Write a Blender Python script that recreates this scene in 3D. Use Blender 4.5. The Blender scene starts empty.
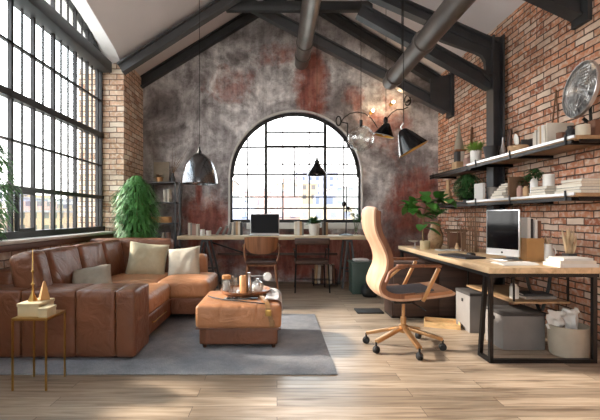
SKY = 6.4; SUN = 10.0; SUNDIR = (.82, -.20, -.50); EXPO = 0.52
import bpy, bmesh, math, random
from mathutils import Vector, Matrix, Euler, noise as mnoise
R = math.radians
random.seed(7)
sc = bpy.context.scene
COL = sc.collection
EYE = 1.13; F = 400.0
BASE = {}

def at(px, py, D):
    """photo column/row at depth D -> world point"""
    return Vector(((px - 277) * D / F, D, EYE - (py - 216) * D / F))

# ---------------------------------------------------------------- materials
def srgb(r, g, b):
    f = lambda c: (c / 255 / 12.92) if c / 255 <= .04045 else ((c / 255 + .055) / 1.055) ** 2.4
    return (f(r), f(g), f(b), 1)

def newmat(name):
    m = bpy.data.materials.new(name); m.use_nodes = True
    nt = m.node_tree; b = nt.nodes['Principled BSDF']
    return m, nt, b

def N(nt, typ, **kw):
    n = nt.nodes.new(typ)
    for k, v in kw.items():
        if k in n.inputs: n.inputs[k].default_value = v
        else: setattr(n, k, v)
    return n

def ramp(nt, stops, fac=None, interp='LINEAR'):
    r = nt.nodes.new('ShaderNodeValToRGB'); r.color_ramp.interpolation = interp
    e = r.color_ramp.elements
    while len(e) > 1: e.remove(e[-1])
    e[0].position = stops[0][0]; e[0].color = stops[0][1]
    for p, c in stops[1:]:
        k = e.new(p); k.color = c
    if fac is not None: nt.links.new(fac, r.inputs[0])
    return r

def mix(nt, fac, a, b, mode='MIX'):
    m = nt.nodes.new('ShaderNodeMix'); m.data_type = 'RGBA'; m.blend_type = mode
    for sock, v in ((m.inputs[0], fac), (m.inputs[6], a), (m.inputs[7], b)):
        if isinstance(v, (int, float)): sock.default_value = v
        elif isinstance(v, tuple): sock.default_value = v
        else: nt.links.new(v, sock)
    return m.outputs[2]

def mathn(nt, op, a, b=None):
    m = nt.nodes.new('ShaderNodeMath'); m.operation = op
    for i, v in enumerate((a, b)):
        if v is None: continue
        if isinstance(v, (int, float)): m.inputs[i].default_value = v
        else: nt.links.new(v, m.inputs[i])
    return m.outputs[0]

def simple(name, rgb, rough=.5, metal=0.0, var=.12, scale=8.0, bump=0.0, bscale=40.0, stretch=(1, 1, 1), spec=.5, sheen=0, emit=None):
    m, nt, b = newmat(name)
    c = srgb(*rgb)
    tc = N(nt, 'ShaderNodeTexCoord'); mp = N(nt, 'ShaderNodeMapping'); mp.inputs['Scale'].default_value = stretch
    nt.links.new(tc.outputs['Object'], mp.inputs[0])
    nz = N(nt, 'ShaderNodeTexNoise', Scale=scale, Detail=5.0)
    nt.links.new(mp.outputs[0], nz.inputs['Vector'])
    lo = tuple(x * (1 - var) for x in c[:3]) + (1,); hi = tuple(min(1, x * (1 + var)) for x in c[:3]) + (1,)
    r = ramp(nt, [(.3, lo), (.7, hi)], nz.outputs[0])
    nt.links.new(r.outputs[0], b.inputs['Base Color'])
    b.inputs['Roughness'].default_value = rough; b.inputs['Metallic'].default_value = metal
    b.inputs['Specular IOR Level'].default_value = spec
    if sheen: b.inputs['Sheen Weight'].default_value = sheen
    if bump:
        n2 = N(nt, 'ShaderNodeTexNoise', Scale=bscale, Detail=6.0)
        nt.links.new(mp.outputs[0], n2.inputs['Vector'])
        bp = N(nt, 'ShaderNodeBump', Strength=bump, Distance=.01)
        nt.links.new(n2.outputs[0], bp.inputs['Height']); nt.links.new(bp.outputs[0], b.inputs['Normal'])
    if emit:
        b.inputs['Emission Color'].default_value = srgb(*rgb); b.inputs['Emission Strength'].default_value = emit
    return m

def brick_mat(name, c1, c2, pale, mortar, row=.085, width=.235, u='XY', pale_amt=.55):
    m, nt, b = newmat(name)
    tc = N(nt, 'ShaderNodeTexCoord'); sp = N(nt, 'ShaderNodeSeparateXYZ'); nt.links.new(tc.outputs['Object'], sp.inputs[0])
    if u == 'XY': uu = mathn(nt, 'ADD', sp.outputs[0], sp.outputs[1])
    elif u == 'X': uu = sp.outputs[0]
    else: uu = sp.outputs[1]
    cb = N(nt, 'ShaderNodeCombineXYZ'); nt.links.new(uu, cb.inputs[0]); nt.links.new(sp.outputs[2], cb.inputs[1])
    wob = N(nt, 'ShaderNodeTexNoise', Scale=9.0, Detail=2.0); nt.links.new(cb.outputs[0], wob.inputs['Vector'])
    wv = N(nt, 'ShaderNodeVectorMath', operation='MULTIPLY_ADD'); wv.inputs[1].default_value = (.018, .018, 0)
    nt.links.new(wob.outputs['Color'], wv.inputs[0]); nt.links.new(cb.outputs[0], wv.inputs[2])
    bt = N(nt, 'ShaderNodeTexBrick'); nt.links.new(wv.outputs[0], bt.inputs['Vector'])
    bt.inputs['Scale'].default_value = 1; bt.inputs['Brick Width'].default_value = width; bt.inputs['Row Height'].default_value = row
    bt.inputs['Mortar Size'].default_value = .007; bt.inputs['Mortar Smooth'].default_value = .25; bt.inputs['Bias'].default_value = 0
    bt.inputs['Color1'].default_value = (0, 0, 0, 1); bt.inputs['Color2'].default_value = (1, 1, 1, 1); bt.inputs['Mortar'].default_value = (.5, .5, .5, 1)
    r = ramp(nt, [(0, srgb(*c2)), (.2, srgb(*c1)), (.42, srgb(*[min(255, int(c * 1.12)) for c in c1])), (.6, srgb(*[int(a * .6 + p * .4) for a, p in zip(c1, pale)])), (.72, srgb(*c1)), (.86, srgb(*pale)), (1, srgb(*[int((a + p) / 2) for a, p in zip(c1, pale)]))], bt.outputs['Color'])
    nz = N(nt, 'ShaderNodeTexNoise', Scale=22.0, Detail=6.0); nt.links.new(cb.outputs[0], nz.inputs['Vector'])
    lr = ramp(nt, [(.46, (0, 0, 0, 1)), (.66, (1, 1, 1, 1))], nz.outputs[0])
    col = mix(nt, mathn(nt, 'MULTIPLY', lr.outputs[0], pale_amt), r.outputs[0], srgb(*pale))
    n3 = N(nt, 'ShaderNodeTexNoise', Scale=3.0, Detail=4.0); nt.links.new(cb.outputs[0], n3.inputs['Vector'])
    dk = ramp(nt, [(.35, (.72, .7, .68, 1)), (.65, (1.05, 1.05, 1.05, 1))], n3.outputs[0])
    col = mix(nt, 1.0, col, dk.outputs[0], 'MULTIPLY')
    col = mix(nt, bt.outputs['Fac'], col, srgb(*mortar))
    nt.links.new(col, b.inputs['Base Color']); b.inputs['Roughness'].default_value = .9
    h = mathn(nt, 'SUBTRACT', mathn(nt, 'MULTIPLY', nz.outputs[0], .5), bt.outputs['Fac'])
    bp = N(nt, 'ShaderNodeBump', Strength=.8, Distance=.012); nt.links.new(h, bp.inputs['Height']); nt.links.new(bp.outputs[0], b.inputs['Normal'])
    return m

def wood_mat(name, c1, c2, rough=.5, axis='X', scale=1.0, bump=.05):
    m, nt, b = newmat(name)
    tc = N(nt, 'ShaderNodeTexCoord'); mp = N(nt, 'ShaderNodeMapping')
    s = {'X': (1.2, 14, 14), 'Y': (14, 1.2, 14), 'Z': (14, 14, 1.2)}[axis]
    mp.inputs['Scale'].default_value = tuple(v * scale for v in s); nt.links.new(tc.outputs['Object'], mp.inputs[0])
    nz = N(nt, 'ShaderNodeTexNoise', Scale=1.6, Detail=7.0, Distortion=.6); nt.links.new(mp.outputs[0], nz.inputs['Vector'])
    r = ramp(nt, [(.3, srgb(*c2)), (.5, srgb(*c1)), (.72, srgb(*[min(255, int(x * 1.12)) for x in c1]))], nz.outputs[0])
    nt.links.new(r.outputs[0], b.inputs['Base Color']); b.inputs['Roughness'].default_value = rough
    bp = N(nt, 'ShaderNodeBump', Strength=bump, Distance=.01); nt.links.new(nz.outputs[0], bp.inputs['Height']); nt.links.new(bp.outputs[0], b.inputs['Normal'])
    return m

def floor_mat():
    m, nt, b = newmat('oak_floor')
    tc = N(nt, 'ShaderNodeTexCoord')
    bt = N(nt, 'ShaderNodeTexBrick'); nt.links.new(tc.outputs['Object'], bt.inputs['Vector'])
    bt.offset = .37; bt.inputs['Scale'].default_value = 1; bt.inputs['Brick Width'].default_value = 1.35; bt.inputs['Row Height'].default_value = .125
    bt.inputs['Mortar Size'].default_value = .0016; bt.inputs['Mortar Smooth'].default_value = .1; bt.inputs['Bias'].default_value = 0
    bt.inputs['Color1'].default_value = (0, 0, 0, 1); bt.inputs['Color2'].default_value = (1, 1, 1, 1); bt.inputs['Mortar'].default_value = (.5, .5, .5, 1)
    mp = N(nt, 'ShaderNodeMapping'); mp.inputs['Scale'].default_value = (1.0, 13, 1)
    ad = N(nt, 'ShaderNodeVectorMath', operation='MULTIPLY_ADD'); ad.inputs[1].default_value = (5, 9, 0)
    nt.links.new(bt.outputs['Color'], ad.inputs[0]); nt.links.new(tc.outputs['Object'], ad.inputs[2]); nt.links.new(ad.outputs[0], mp.inputs[0])
    nz = N(nt, 'ShaderNodeTexNoise', Scale=2.2, Detail=8.0, Distortion=.8); nt.links.new(mp.outputs[0], nz.inputs['Vector'])
    g = ramp(nt, [(.28, srgb(116, 98, 82)), (.45, srgb(160, 142, 122)), (.7, srgb(186, 168, 148))], nz.outputs[0])
    t = ramp(nt, [(0, (.62, .6, .58, 1)), (.5, (.88, .86, .84, 1)), (1, (1.06, 1.05, 1.03, 1))], bt.outputs['Color'])
    col = mix(nt, 1.0, g.outputs[0], t.outputs[0], 'MULTIPLY')
    kn = N(nt, 'ShaderNodeTexNoise', Scale=3.1, Detail=2.0)
    mk = N(nt, 'ShaderNodeMapping'); mk.inputs['Scale'].default_value = (1.2, 5, 1); nt.links.new(tc.outputs['Object'], mk.inputs[0]); nt.links.new(mk.outputs[0], kn.inputs['Vector'])
    kr = ramp(nt, [(.70, (0, 0, 0, 1)), (.76, (1, 1, 1, 1))], kn.outputs[0])
    col = mix(nt, mathn(nt, 'MULTIPLY', kr.outputs[0], .6), col, srgb(84, 62, 46))
    col = mix(nt, bt.outputs['Fac'], col, srgb(58, 44, 34))
    nt.links.new(col, b.inputs['Base Color'])
    rr = ramp(nt, [(.3, (.42, .42, .42, 1)), (.7, (.28, .28, .28, 1))], nz.outputs[0]); nt.links.new(rr.outputs[0], b.inputs['Roughness'])
    bp = N(nt, 'ShaderNodeBump', Strength=.12, Distance=.004); nt.links.new(mathn(nt, 'SUBTRACT', nz.outputs[0], bt.outputs['Fac']), bp.inputs['Height']); nt.links.new(bp.outputs[0], b.inputs['Normal'])
    return m

def grunge_mat():
    """weathered plaster with rust-red remains of paint"""
    m, nt, b = newmat('weathered_plaster')
    tc = N(nt, 'ShaderNodeTexCoord')
    n1 = N(nt, 'ShaderNodeTexNoise', Scale=1.5, Detail=9.0, Roughness=.65, Distortion=.5); nt.links.new(tc.outputs['Object'], n1.inputs['Vector'])
    g = ramp(nt, [(.30, srgb(92, 86, 86)), (.43, srgb(140, 134, 134)), (.52, srgb(182, 178, 178)), (.60, srgb(222, 220, 219)), (.74, srgb(176, 164, 156))], n1.outputs[0])
    mp = N(nt, 'ShaderNodeMapping'); mp.inputs['Scale'].default_value = (5, 1, .8); nt.links.new(tc.outputs['Object'], mp.inputs[0])
    n2 = N(nt, 'ShaderNodeTexNoise', Scale=2.0, Detail=8.0, Roughness=.6); nt.links.new(mp.outputs[0], n2.inputs['Vector'])
    st = ramp(nt, [(.35, (.74, .73, .73, 1)), (.6, (1.06, 1.06, 1.06, 1))], n2.outputs[0])
    col = mix(nt, 1.0, g.outputs[0], st.outputs[0], 'MULTIPLY')
    # where paint is left: patches at fixed places on the wall, torn by noise
    n3 = N(nt, 'ShaderNodeTexNoise', Scale=2.6, Detail=9.0, Roughness=.7, Distortion=.4); nt.links.new(tc.outputs['Object'], n3.inputs['Vector'])
    def patch(x, z, rx, rz, gain):
        mm = N(nt, 'ShaderNodeMapping'); mm.inputs['Location'].default_value = (-x / rx, 0, -z / rz); mm.inputs['Scale'].default_value = (1 / rx, 0, 1 / rz)
        nt.links.new(tc.outputs['Object'], mm.inputs[0])
        ln = N(nt, 'ShaderNodeVectorMath', operation='LENGTH'); nt.links.new(mm.outputs[0], ln.inputs[0])
        r = ramp(nt, [(0, (gain,) * 3 + (1,)), (1, (0, 0, 0, 1))], ln.outputs['Value']); r.color_ramp.interpolation = 'EASE'
        return r.outputs[0]
    P = None
    for a in ((-1.2, .95, .95, .95, .68), (.60, 3.45, .55, 1.2, .66), (.1, 3.9, 1.5, .45, .36), (1.9, 2.7, 1.1, 1.3, .38), (2.4, 1.3, 1.2, 1.3, .55), (-.75, 3.4, .9, .6, .40), (.6, .45, 3.4, .75, .75), (-1.35, 1.6, .13, .8, .6), (1.35, 3.2, .5, .5, .34)):
        p = patch(*a); P = p if P is None else mathn(nt, 'MAXIMUM', P, p)
    s = mathn(nt, 'ADD', mathn(nt, 'MULTIPLY', n3.outputs[0], 1.0), P)
    pm = ramp(nt, [(.70, (0, 0, 0, 1)), (.84, (.55, .55, .55, 1)), (1.0, (.9, .9, .9, 1))], s)
    rc = ramp(nt, [(.3, srgb(104, 46, 34)), (.5, srgb(142, 66, 48)), (.7, srgb(168, 104, 80))], n2.outputs[0])
    col = mix(nt, pm.outputs[0], col, rc.outputs[0])
    # brown soot stain at lower right and near the top
    Q = None
    for a in ((2.3, .4, 1.3, 1.6, .6), (-1.9, 3.1, .9, .7, .4), (-2.3, 1.9, .5, 1.8, .5), (0, 4.3, 2.5, .5, .5), (2.5, 3.2, .6, .9, .4)):
        p = patch(*a); Q = p if Q is None else mathn(nt, 'MAXIMUM', Q, p)
    q = ramp(nt, [(.5, (0, 0, 0, 1)), (1.0, (.6, .6, .6, 1))], mathn(nt, 'ADD', mathn(nt, 'MULTIPLY', n1.outputs[0], .8), Q))
    col = mix(nt, q.outputs[0], col, srgb(78, 60, 52))
    n4 = N(nt, 'ShaderNodeTexNoise', Scale=7.0, Detail=10.0, Roughness=.75); nt.links.new(tc.outputs['Object'], n4.inputs['Vector'])
    sp = ramp(nt, [(.36, (.58, .56, .55, 1)), (.5, (1, 1, 1, 1)), (.64, (1.2, 1.18, 1.16, 1))], n4.outputs[0])
    col = mix(nt, 1.0, col, sp.outputs[0], 'MULTIPLY')
    nt.links.new(col, b.inputs['Base Color']); b.inputs['Roughness'].default_value = .8
    bp = N(nt, 'ShaderNodeBump', Strength=.35, Distance=.01); nt.links.new(n4.outputs[0], bp.inputs['Height']); nt.links.new(bp.outputs[0], b.inputs['Normal'])
    return m

def leather_mat(name, rgb, rough=.38):
    m, nt, b = newmat(name)
    tc = N(nt, 'ShaderNodeTexCoord')
    n1 = N(nt, 'ShaderNodeTexNoise', Scale=2.4, Detail=6.0, Distortion=.3); nt.links.new(tc.outputs['Object'], n1.inputs['Vector'])
    c = srgb(*rgb)
    r = ramp(nt, [(.3, tuple(x * .82 for x in c[:3]) + (1,)), (.55, c), (.75, tuple(x * 1.15 for x in c[:3]) + (1,))], n1.outputs[0])
    nt.links.new(r.outputs[0], b.inputs['Base Color'])
    b.inputs['Roughness'].default_value = rough; b.inputs['Specular IOR Level'].default_value = .45
    n2 = N(nt, 'ShaderNodeTexNoise', Scale=5.5, Detail=3.0, Distortion=1.8); nt.links.new(tc.outputs['Object'], n2.inputs['Vector'])
    v = N(nt, 'ShaderNodeTexVoronoi', Scale=160.0); nt.links.new(tc.outputs['Object'], v.inputs['Vector'])
    h = mathn(nt, 'ADD', mathn(nt, 'MULTIPLY', n2.outputs[0], 1.6), mathn(nt, 'MULTIPLY', v.outputs[0], .06))
    bp = N(nt, 'ShaderNodeBump', Strength=.5, Distance=.02); nt.links.new(h, bp.inputs['Height']); nt.links.new(bp.outputs[0], b.inputs['Normal'])
    return m

def glass_mat(name, tint=(1, 1, 1, 1), refl=.06, rough=.0):
    m, nt, b = newmat(name); nt.nodes.remove(b)
    out = nt.nodes['Material Output']
    t = N(nt, 'ShaderNodeBsdfTransparent'); t.inputs[0].default_value = tint
    g = N(nt, 'ShaderNodeBsdfGlossy'); g.inputs['Roughness'].default_value = rough
    lw = N(nt, 'ShaderNodeLayerWeight'); lw.inputs[0].default_value = .25
    f = mathn(nt, 'ADD', mathn(nt, 'MULTIPLY', lw.outputs['Fresnel'], .35), refl)
    mx = N(nt, 'ShaderNodeMixShader'); nt.links.new(f, mx.inputs[0]); nt.links.new(t.outputs[0], mx.inputs[1]); nt.links.new(g.outputs[0], mx.inputs[2])
    nt.links.new(mx.outputs[0], out.inputs[0])
    return m

def facade_mat(name, wall, win):
    m, nt, b = newmat(name)
    tc = N(nt, 'ShaderNodeTexCoord'); sp = N(nt, 'ShaderNodeSeparateXYZ'); nt.links.new(tc.outputs['Object'], sp.inputs[0])
    cb = N(nt, 'ShaderNodeCombineXYZ'); nt.links.new(mathn(nt, 'ADD', sp.outputs[0], sp.outputs[1]), cb.inputs[0]); nt.links.new(sp.outputs[2], cb.inputs[1])
    bt = N(nt, 'ShaderNodeTexBrick'); nt.links.new(cb.outputs[0], bt.inputs['Vector']); bt.offset = 0
    bt.inputs['Scale'].default_value = 1; bt.inputs['Brick Width'].default_value = 2.2; bt.inputs['Row Height'].default_value = 2.3; bt.inputs['Mortar Size'].default_value = .6; bt.inputs['Mortar Smooth'].default_value = 0
    bt.inputs['Color1'].default_value = srgb(*win); bt.inputs['Color2'].default_value = srgb(*win); bt.inputs['Mortar'].default_value = srgb(*wall)
    nt.links.new(bt.outputs[0], b.inputs['Base Color']); b.inputs['Roughness'].default_value = .8
    return m

M = dict(
    brick_r=brick_mat('red_brick', (196, 134, 102), (158, 94, 68), (226, 206, 188), (86, 68, 58), row=.066, width=.22, u='Y', pale_amt=.85),  # mortar colour darkened to include the shadow lines in the joints
    brick_l=brick_mat('pale_brick', (214, 178, 150), (176, 126, 96), (244, 230, 212), (124, 98, 84), row=.080, width=.22, pale_amt=.85),
    plaster=grunge_mat(), floor=floor_mat(),
    ceil=simple('painted_ceiling', (220, 214, 216), .85, var=.03, scale=2, bump=.05),
    reveal=simple('white_reveal', (226, 224, 222), .8, var=.02),
    backdrop=simple('plain_plaster', (150, 138, 130), .9),
    steel=simple('dark_steel', (64, 66, 69), .5, .35, var=.15, scale=5, bump=.05),
    steel_l=simple('grey_painted_steel', (92, 93, 95), .45, .4, var=.12, scale=5),
    duct=simple('duct_metal', (116, 110, 106), .36, .75, var=.18, scale=4),
    frame=simple('black_window_steel', (38, 36, 36), .45, .3),
    stone=simple('pale_sill_stone', (196, 192, 186), .6, var=.08, bump=.1),
    white=simple('white_paint', (226, 224, 218), .5, var=.03),
    sillwood=wood_mat('sill_wood', (104, 62, 44), (70, 40, 30), .5, 'Y'),
    glass=glass_mat('window_glass'), clear=glass_mat('clear_glass', (.96, .97, .97, 1), .10), globe=glass_mat('globe_glass', (.93, .95, .95, 1), .14),
    leather=leather_mat('brown_leather', (114, 72, 50), .40), tan=leather_mat('tan_leather', (176, 122, 84), .46),
    blackp=simple('black_metal', (22, 21, 21), .4, .3), blackr=simple('black_rubber', (18, 17, 17), .65),
    gold=simple('brass', (182, 146, 84), .28, 1.0, var=.1), cream=simple('cream_card', (184, 168, 134), .7), 
    linen=simple('beige_linen', (178, 166, 138), .9, var=.06, scale=20, bump=.3, bscale=220), linen2=simple('oatmeal_linen', (190, 180, 162), .9, var=.06, scale=20, bump=.3, bscale=220),
    linen3=simple('grey_linen', (150, 138, 122), .9, var=.08, scale=20, bump=.3, bscale=220),
    rug=None,
    oak=wood_mat('light_oak', (202, 174, 138), (178, 148, 112), .45, 'Y', .8), oakx=wood_mat('light_oak_across', (206, 184, 152), (182, 158, 126), .5, 'X', .8),
    shelfw=wood_mat('shelf_oak', (158, 126, 92), (124, 94, 66), .5, 'Y'), darkw=wood_mat('dark_walnut', (74, 48, 36), (48, 32, 26), .45, 'X'),
    walnut=wood_mat('walnut', (142, 94, 62), (106, 68, 44), .4, 'Z', .7), ply=wood_mat('bent_ply', (188, 150, 122), (170, 130, 102), .5, 'Z', .5), plyd=wood_mat('ply_edge', (120, 76, 50), (86, 54, 36), .4, 'Z'),
    pine=wood_mat('pine', (226, 188, 134), (200, 158, 104), .5, 'X'),
    chrome=simple('chrome', (170, 172, 176), .14, 1.0, var=.04), gun=simple('smoked_chrome', (112, 114, 118), .2, 1.0, var=.06), silver=simple('aluminium', (196, 196, 196), .3, .9, var=.03),
    copper=simple('rose_brass', (190, 148, 104), .30, .8, var=.06),
    lampin=simple('gold_lamp_lining', (226, 176, 84), .4, .5, emit=None), blackgloss=simple('glossy_black', (20, 20, 22), .18, .3),
    bulb=simple('warm_bulb', (255, 206, 150), .4, emit=22.0), 
    screen=simple('dark_screen', (5, 5, 7), .08, 0, var=0, spec=.3), dimscreen=simple('matt_dark_screen', (12, 13, 18), .45, 0, var=0, spec=.2), laptop=simple('slate_laptop', (62, 62, 70), .35, .5),
    felt=simple('grey_box_card', (126, 121, 117), .8, var=.06, bump=.08), feltt=simple('dark_box_lid', (64, 60, 58), .8),
    pot=simple('pale_concrete', (154, 142, 126), .85, var=.1, bump=.15), potw=simple('white_ceramic', (226, 224, 218), .3, var=.03), potd=simple('charcoal_ceramic', (46, 46, 48), .35),
    paper=simple('white_paper', (208, 205, 200), .8, var=.03), page=simple('page_edges', (222, 214, 198), .85, var=.06, scale=60, stretch=(1, 1, 12)),
    leaf=simple('leaf_green', (66, 124, 46), .5, var=.35, scale=6), leafd=simple('deep_green', (50, 92, 44), .55, var=.35, scale=8), leafl=simple('grass_green', (120, 158, 60), .55, var=.3, scale=10),
    fern=simple('fern_green', (70, 124, 58), .55, var=.4, scale=9), stem=simple('plant_stem', (120, 98, 66), .7), soil=simple('soil', (50, 38, 30), .95, bump=.4),
    seatf=simple('slate_seat_fabric', (92, 88, 92), .85, var=.1, bump=.2, bscale=200),
    green=simple('dusky_green_plastic', (58, 74, 66), .5), cabd=wood_mat('umber_cabinet', (66, 46, 38), (44, 32, 27), .5, 'X'),
    kraft=simple('kraft_card', (186, 142, 92), .8), brownc=simple('brown_cover', (110, 74, 54), .7), greyc=simple('grey_cover', (140, 134, 128), .7), bonec=simple('bone_cover', (208, 200, 186), .7),
    pinkc=simple('dusty_rose_cover', (176, 140, 128), .7), darkc=simple('charcoal_cover', (64, 62, 62), .65), tanc=simple('tan_cover', (190, 156, 118), .7), candle=simple('apricot_wax', (224, 168, 116), .45), cork=simple('cork', (184, 130, 78), .8),
    strap=simple('olive_tan_strap', (140, 104, 66), .5, var=.15), cord=simple('dark_cord', (34, 26, 22), .6), cloth=simple('pale_grey_cloth', (190, 184, 182), .9, bump=.2),
    dry=simple('dried_stem', (190, 164, 130), .85, var=.2), twig=simple('brown_twig', (116, 88, 66), .85, var=.2),
    fac=[facade_mat('facade_cream', (178, 160, 138), (112, 112, 124)), facade_mat('facade_sand', (170, 146, 118), (100, 92, 90)), facade_mat('facade_grey', (146, 146, 160), (92, 98, 118)), facade_mat('facade_rose', (170, 138, 128), (108, 96, 102)), facade_mat('facade_white', (190, 186, 182), (120, 128, 142))],
    roof=simple('roof_grey', (150, 146, 146), .9), ground=simple('far_ground', (170, 164, 156), .95),
)
def rug_mat():
    m, nt, b = newmat('grey_woven_rug'); tc = N(nt, 'ShaderNodeTexCoord')
    n1 = N(nt, 'ShaderNodeTexNoise', Scale=3.0, Detail=8.0, Roughness=.7); nt.links.new(tc.outputs['Object'], n1.inputs['Vector'])
    mp = N(nt, 'ShaderNodeMapping'); mp.inputs['Scale'].default_value = (180, 40, 1); nt.links.new(tc.outputs['Object'], mp.inputs[0])
    n2 = N(nt, 'ShaderNodeTexNoise', Scale=1.0, Detail=2.0); nt.links.new(mp.outputs[0], n2.inputs['Vector'])
    r = ramp(nt, [(.3, srgb(118, 120, 127)), (.5, srgb(140, 142, 147)), (.7, srgb(160, 160, 161))], n1.outputs[0])
    r2 = ramp(nt, [(.3, (.8, .8, .8, 1)), (.7, (1.1, 1.1, 1.1, 1))], n2.outputs[0])
    nt.links.new(mix(nt, 1.0, r.outputs[0], r2.outputs[0], 'MULTIPLY'), b.inputs['Base Color']); b.inputs['Roughness'].default_value = .95; b.inputs['Specular IOR Level'].default_value = .1
    bp = N(nt, 'ShaderNodeBump', Strength=.4, Distance=.005); nt.links.new(n2.outputs[0], bp.inputs['Height']); nt.links.new(bp.outputs[0], b.inputs['Normal'])
    return m
M['rug'] = rug_mat()

# ---------------------------------------------------------------- mesh builder
class MB:
    def __init__(self): self.bm = bmesh.new()
    def _faces(self, vs, fs):
        v = [self.bm.verts.new(p) for p in vs]
        for f in fs:
            try: self.bm.faces.new([v[i] for i in f])
            except ValueError: pass
        return self
    def box(self, x0, x1, y0, y1, z0, z1, mat=None, taper=0):
        vs = []
        for z, t in ((z0, 0), (z1, taper)):
            for x, y in ((x0 + t, y0 + t), (x1 - t, y0 + t), (x1 - t, y1 - t), (x0 + t, y1 - t)): vs.append(Vector((x, y, z)))
        if mat is not None: vs = [mat @ v for v in vs]
        return self._faces(vs, [(3, 2, 1, 0), (4, 5, 6, 7), (0, 1, 5, 4), (1, 2, 6, 5), (2, 3, 7, 6), (3, 0, 4, 7)])
    def bar(self, p0, p1, w, h, up=(0, 0, 1)):
        p0 = Vector(p0); p1 = Vector(p1); d = (p1 - p0).normalized(); u = Vector(up)
        if abs(d.dot(u)) > .99: u = Vector((0, 1, 0))
        s = d.cross(u).normalized(); u = s.cross(d).normalized()
        vs = [p + s * a * w / 2 + u * c * h / 2 for p in (p0, p1) for a, c in ((-1, -1), (1, -1), (1, 1), (-1, 1))]
        return self._faces(vs, [(3, 2, 1, 0), (4, 5, 6, 7), (0, 1, 5, 4), (1, 2, 6, 5), (2, 3, 7, 6), (3, 0, 4, 7)])
    def ibeam(self, p0, p1, h=.2, w=.12, t=.022):
        p0 = Vector(p0); p1 = Vector(p1); d = (p1 - p0).normalized(); s = d.cross(Vector((0, 0, 1)))
        s = s.normalized() if s.length > 1e-4 else Vector((0, 1, 0)); u = s.cross(d).normalized()
        self.bar(p0 + u * (h - t) / 2, p1 + u * (h - t) / 2, w, t, u); self.bar(p0 - u * (h - t) / 2, p1 - u * (h - t) / 2, w, t, u)
        return self.bar(p0, p1, t, h - 2 * t, u)
    def cyl(self, p0, p1, r0, r1=None, seg=16):
        return self.tube([p0, p1], [r0, r0 if r1 is None else r1], seg)
    def tube(self, pts, r, seg=10, closed=False, caps=True):
        pts = [Vector(p) for p in pts]; n = len(pts)
        rs = r if isinstance(r, (list, tuple)) else [r] * n
        rings = []; prev = None
        for i, p in enumerate(pts):
            a = pts[i - 1] if (i or closed) else p; b = pts[(i + 1) % n] if (i < n - 1 or closed) else p
            d = (b - a).normalized()
            if prev is None:
                u = d.orthogonal().normalized()
            else:
                u = (prev - d * prev.dot(d)).normalized()
            prev = u; w = d.cross(u)
            rings.append([self.bm.verts.new(p + (u * math.cos(t) + w * math.sin(t)) * rs[i]) for t in [2 * math.pi * k / seg for k in range(seg)]])
        m = n if closed else n - 1
        for i in range(m):
            A, B = rings[i], rings[(i + 1) % n]
            for k in range(seg): self.bm.faces.new((A[k], A[(k + 1) % seg], B[(k + 1) % seg], B[k]))
        if caps and not closed:
            self.bm.faces.new(rings[0][::-1]); self.bm.faces.new(rings[-1])
        return self
    def lathe(self, prof, c=(0, 0, 0), seg=28, mat=None):
        c = Vector(c); rings = []
        T = (lambda v: c + (mat @ v if mat is not None else v))
        for r, z in prof:
            if r < 1e-5: rings.append([self.bm.verts.new(T(Vector((0, 0, z))))])
            else: rings.append([self.bm.verts.new(T(Vector((r * math.cos(2 * math.pi * k / seg), r * math.sin(2 * math.pi * k / seg), z)))) for k in range(seg)])
        for A, B in zip(rings, rings[1:]):
            for k in range(seg):
                k2 = (k + 1) % seg
                try:
                    if len(A) == 1 and len(B) > 1: self.bm.faces.new((A[0], B[k], B[k2]))
                    elif len(B) == 1 and len(A) > 1: self.bm.faces.new((A[k], A[k2], B[0]))
                    elif len(A) > 1: self.bm.faces.new((A[k], A[k2], B[k2], B[k]))
                except ValueError: pass
        return self
    def ball(self, c, r, sub=2, scale=(1, 1, 1)):
        m = Matrix.Translation(c) @ Matrix.Diagonal((r * scale[0], r * scale[1], r * scale[2], 1))
        bmesh.ops.create_icosphere(self.bm, subdivisions=sub, radius=1, matrix=m); return self
    def prism(self, poly, axis, a, b):
        """poly of 2D points extruded between a and b along axis ('X': (y,z), 'Y': (x,z), 'Z': (x,y))"""
        f = {'X': lambda u, v, w: (w, u, v), 'Y': lambda u, v, w: (u, w, v), 'Z': lambda u, v, w: (u, v, w)}[axis]
        A = [self.bm.verts.new(f(u, v, a)) for u, v in poly]; B = [self.bm.verts.new(f(u, v, b)) for u, v in poly]
        n = len(poly); self.bm.faces.new(A); self.bm.faces.new(B[::-1])
        for i in range(n): self.bm.faces.new((A[i], A[(i + 1) % n], B[(i + 1) % n], B[i]))
        return self
    def soft(self, c, s, r=.04, puff=(0, 0, 0), mat=None, div=10):
        """upholstered block: centre, full sizes, edge radius, puff per axis"""
        b = bmesh.new(); bmesh.ops.create_cube(b, size=2)
        bmesh.ops.subdivide_edges(b, edges=b.edges[:], cuts=div, use_grid_fill=True)
        h = Vector(s) / 2; c = Vector(c); idx = {}
        for v in b.verts:
            n = Vector([math.sin(max(-1, min(1, k)) * math.pi / 2) for k in v.co])
            p = Vector([n[i] * h[i] for i in range(3)])
            inner = Vector([max(-(h[i] - r), min(h[i] - r, p[i])) for i in range(3)]); d = p - inner
            if d.length > 1e-6: p = inner + d.normalized() * min(r, d.length) if d.length < r else inner + d.normalized() * r
            q = [(1 - n[i] ** 2) for i in range(3)]
            p.x += math.copysign(puff[0] * q[1] * q[2] * abs(n.x) ** 4, n.x); p.y += math.copysign(puff[1] * q[0] * q[2] * abs(n.y) ** 4, n.y); p.z += math.copysign(puff[2] * q[0] * q[1] * abs(n.z) ** 4, n.z)
            if mat is not None: p = mat @ p
            idx[v.index] = self.bm.verts.new(c + p)
        b.verts.ensure_lookup_table()
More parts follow.
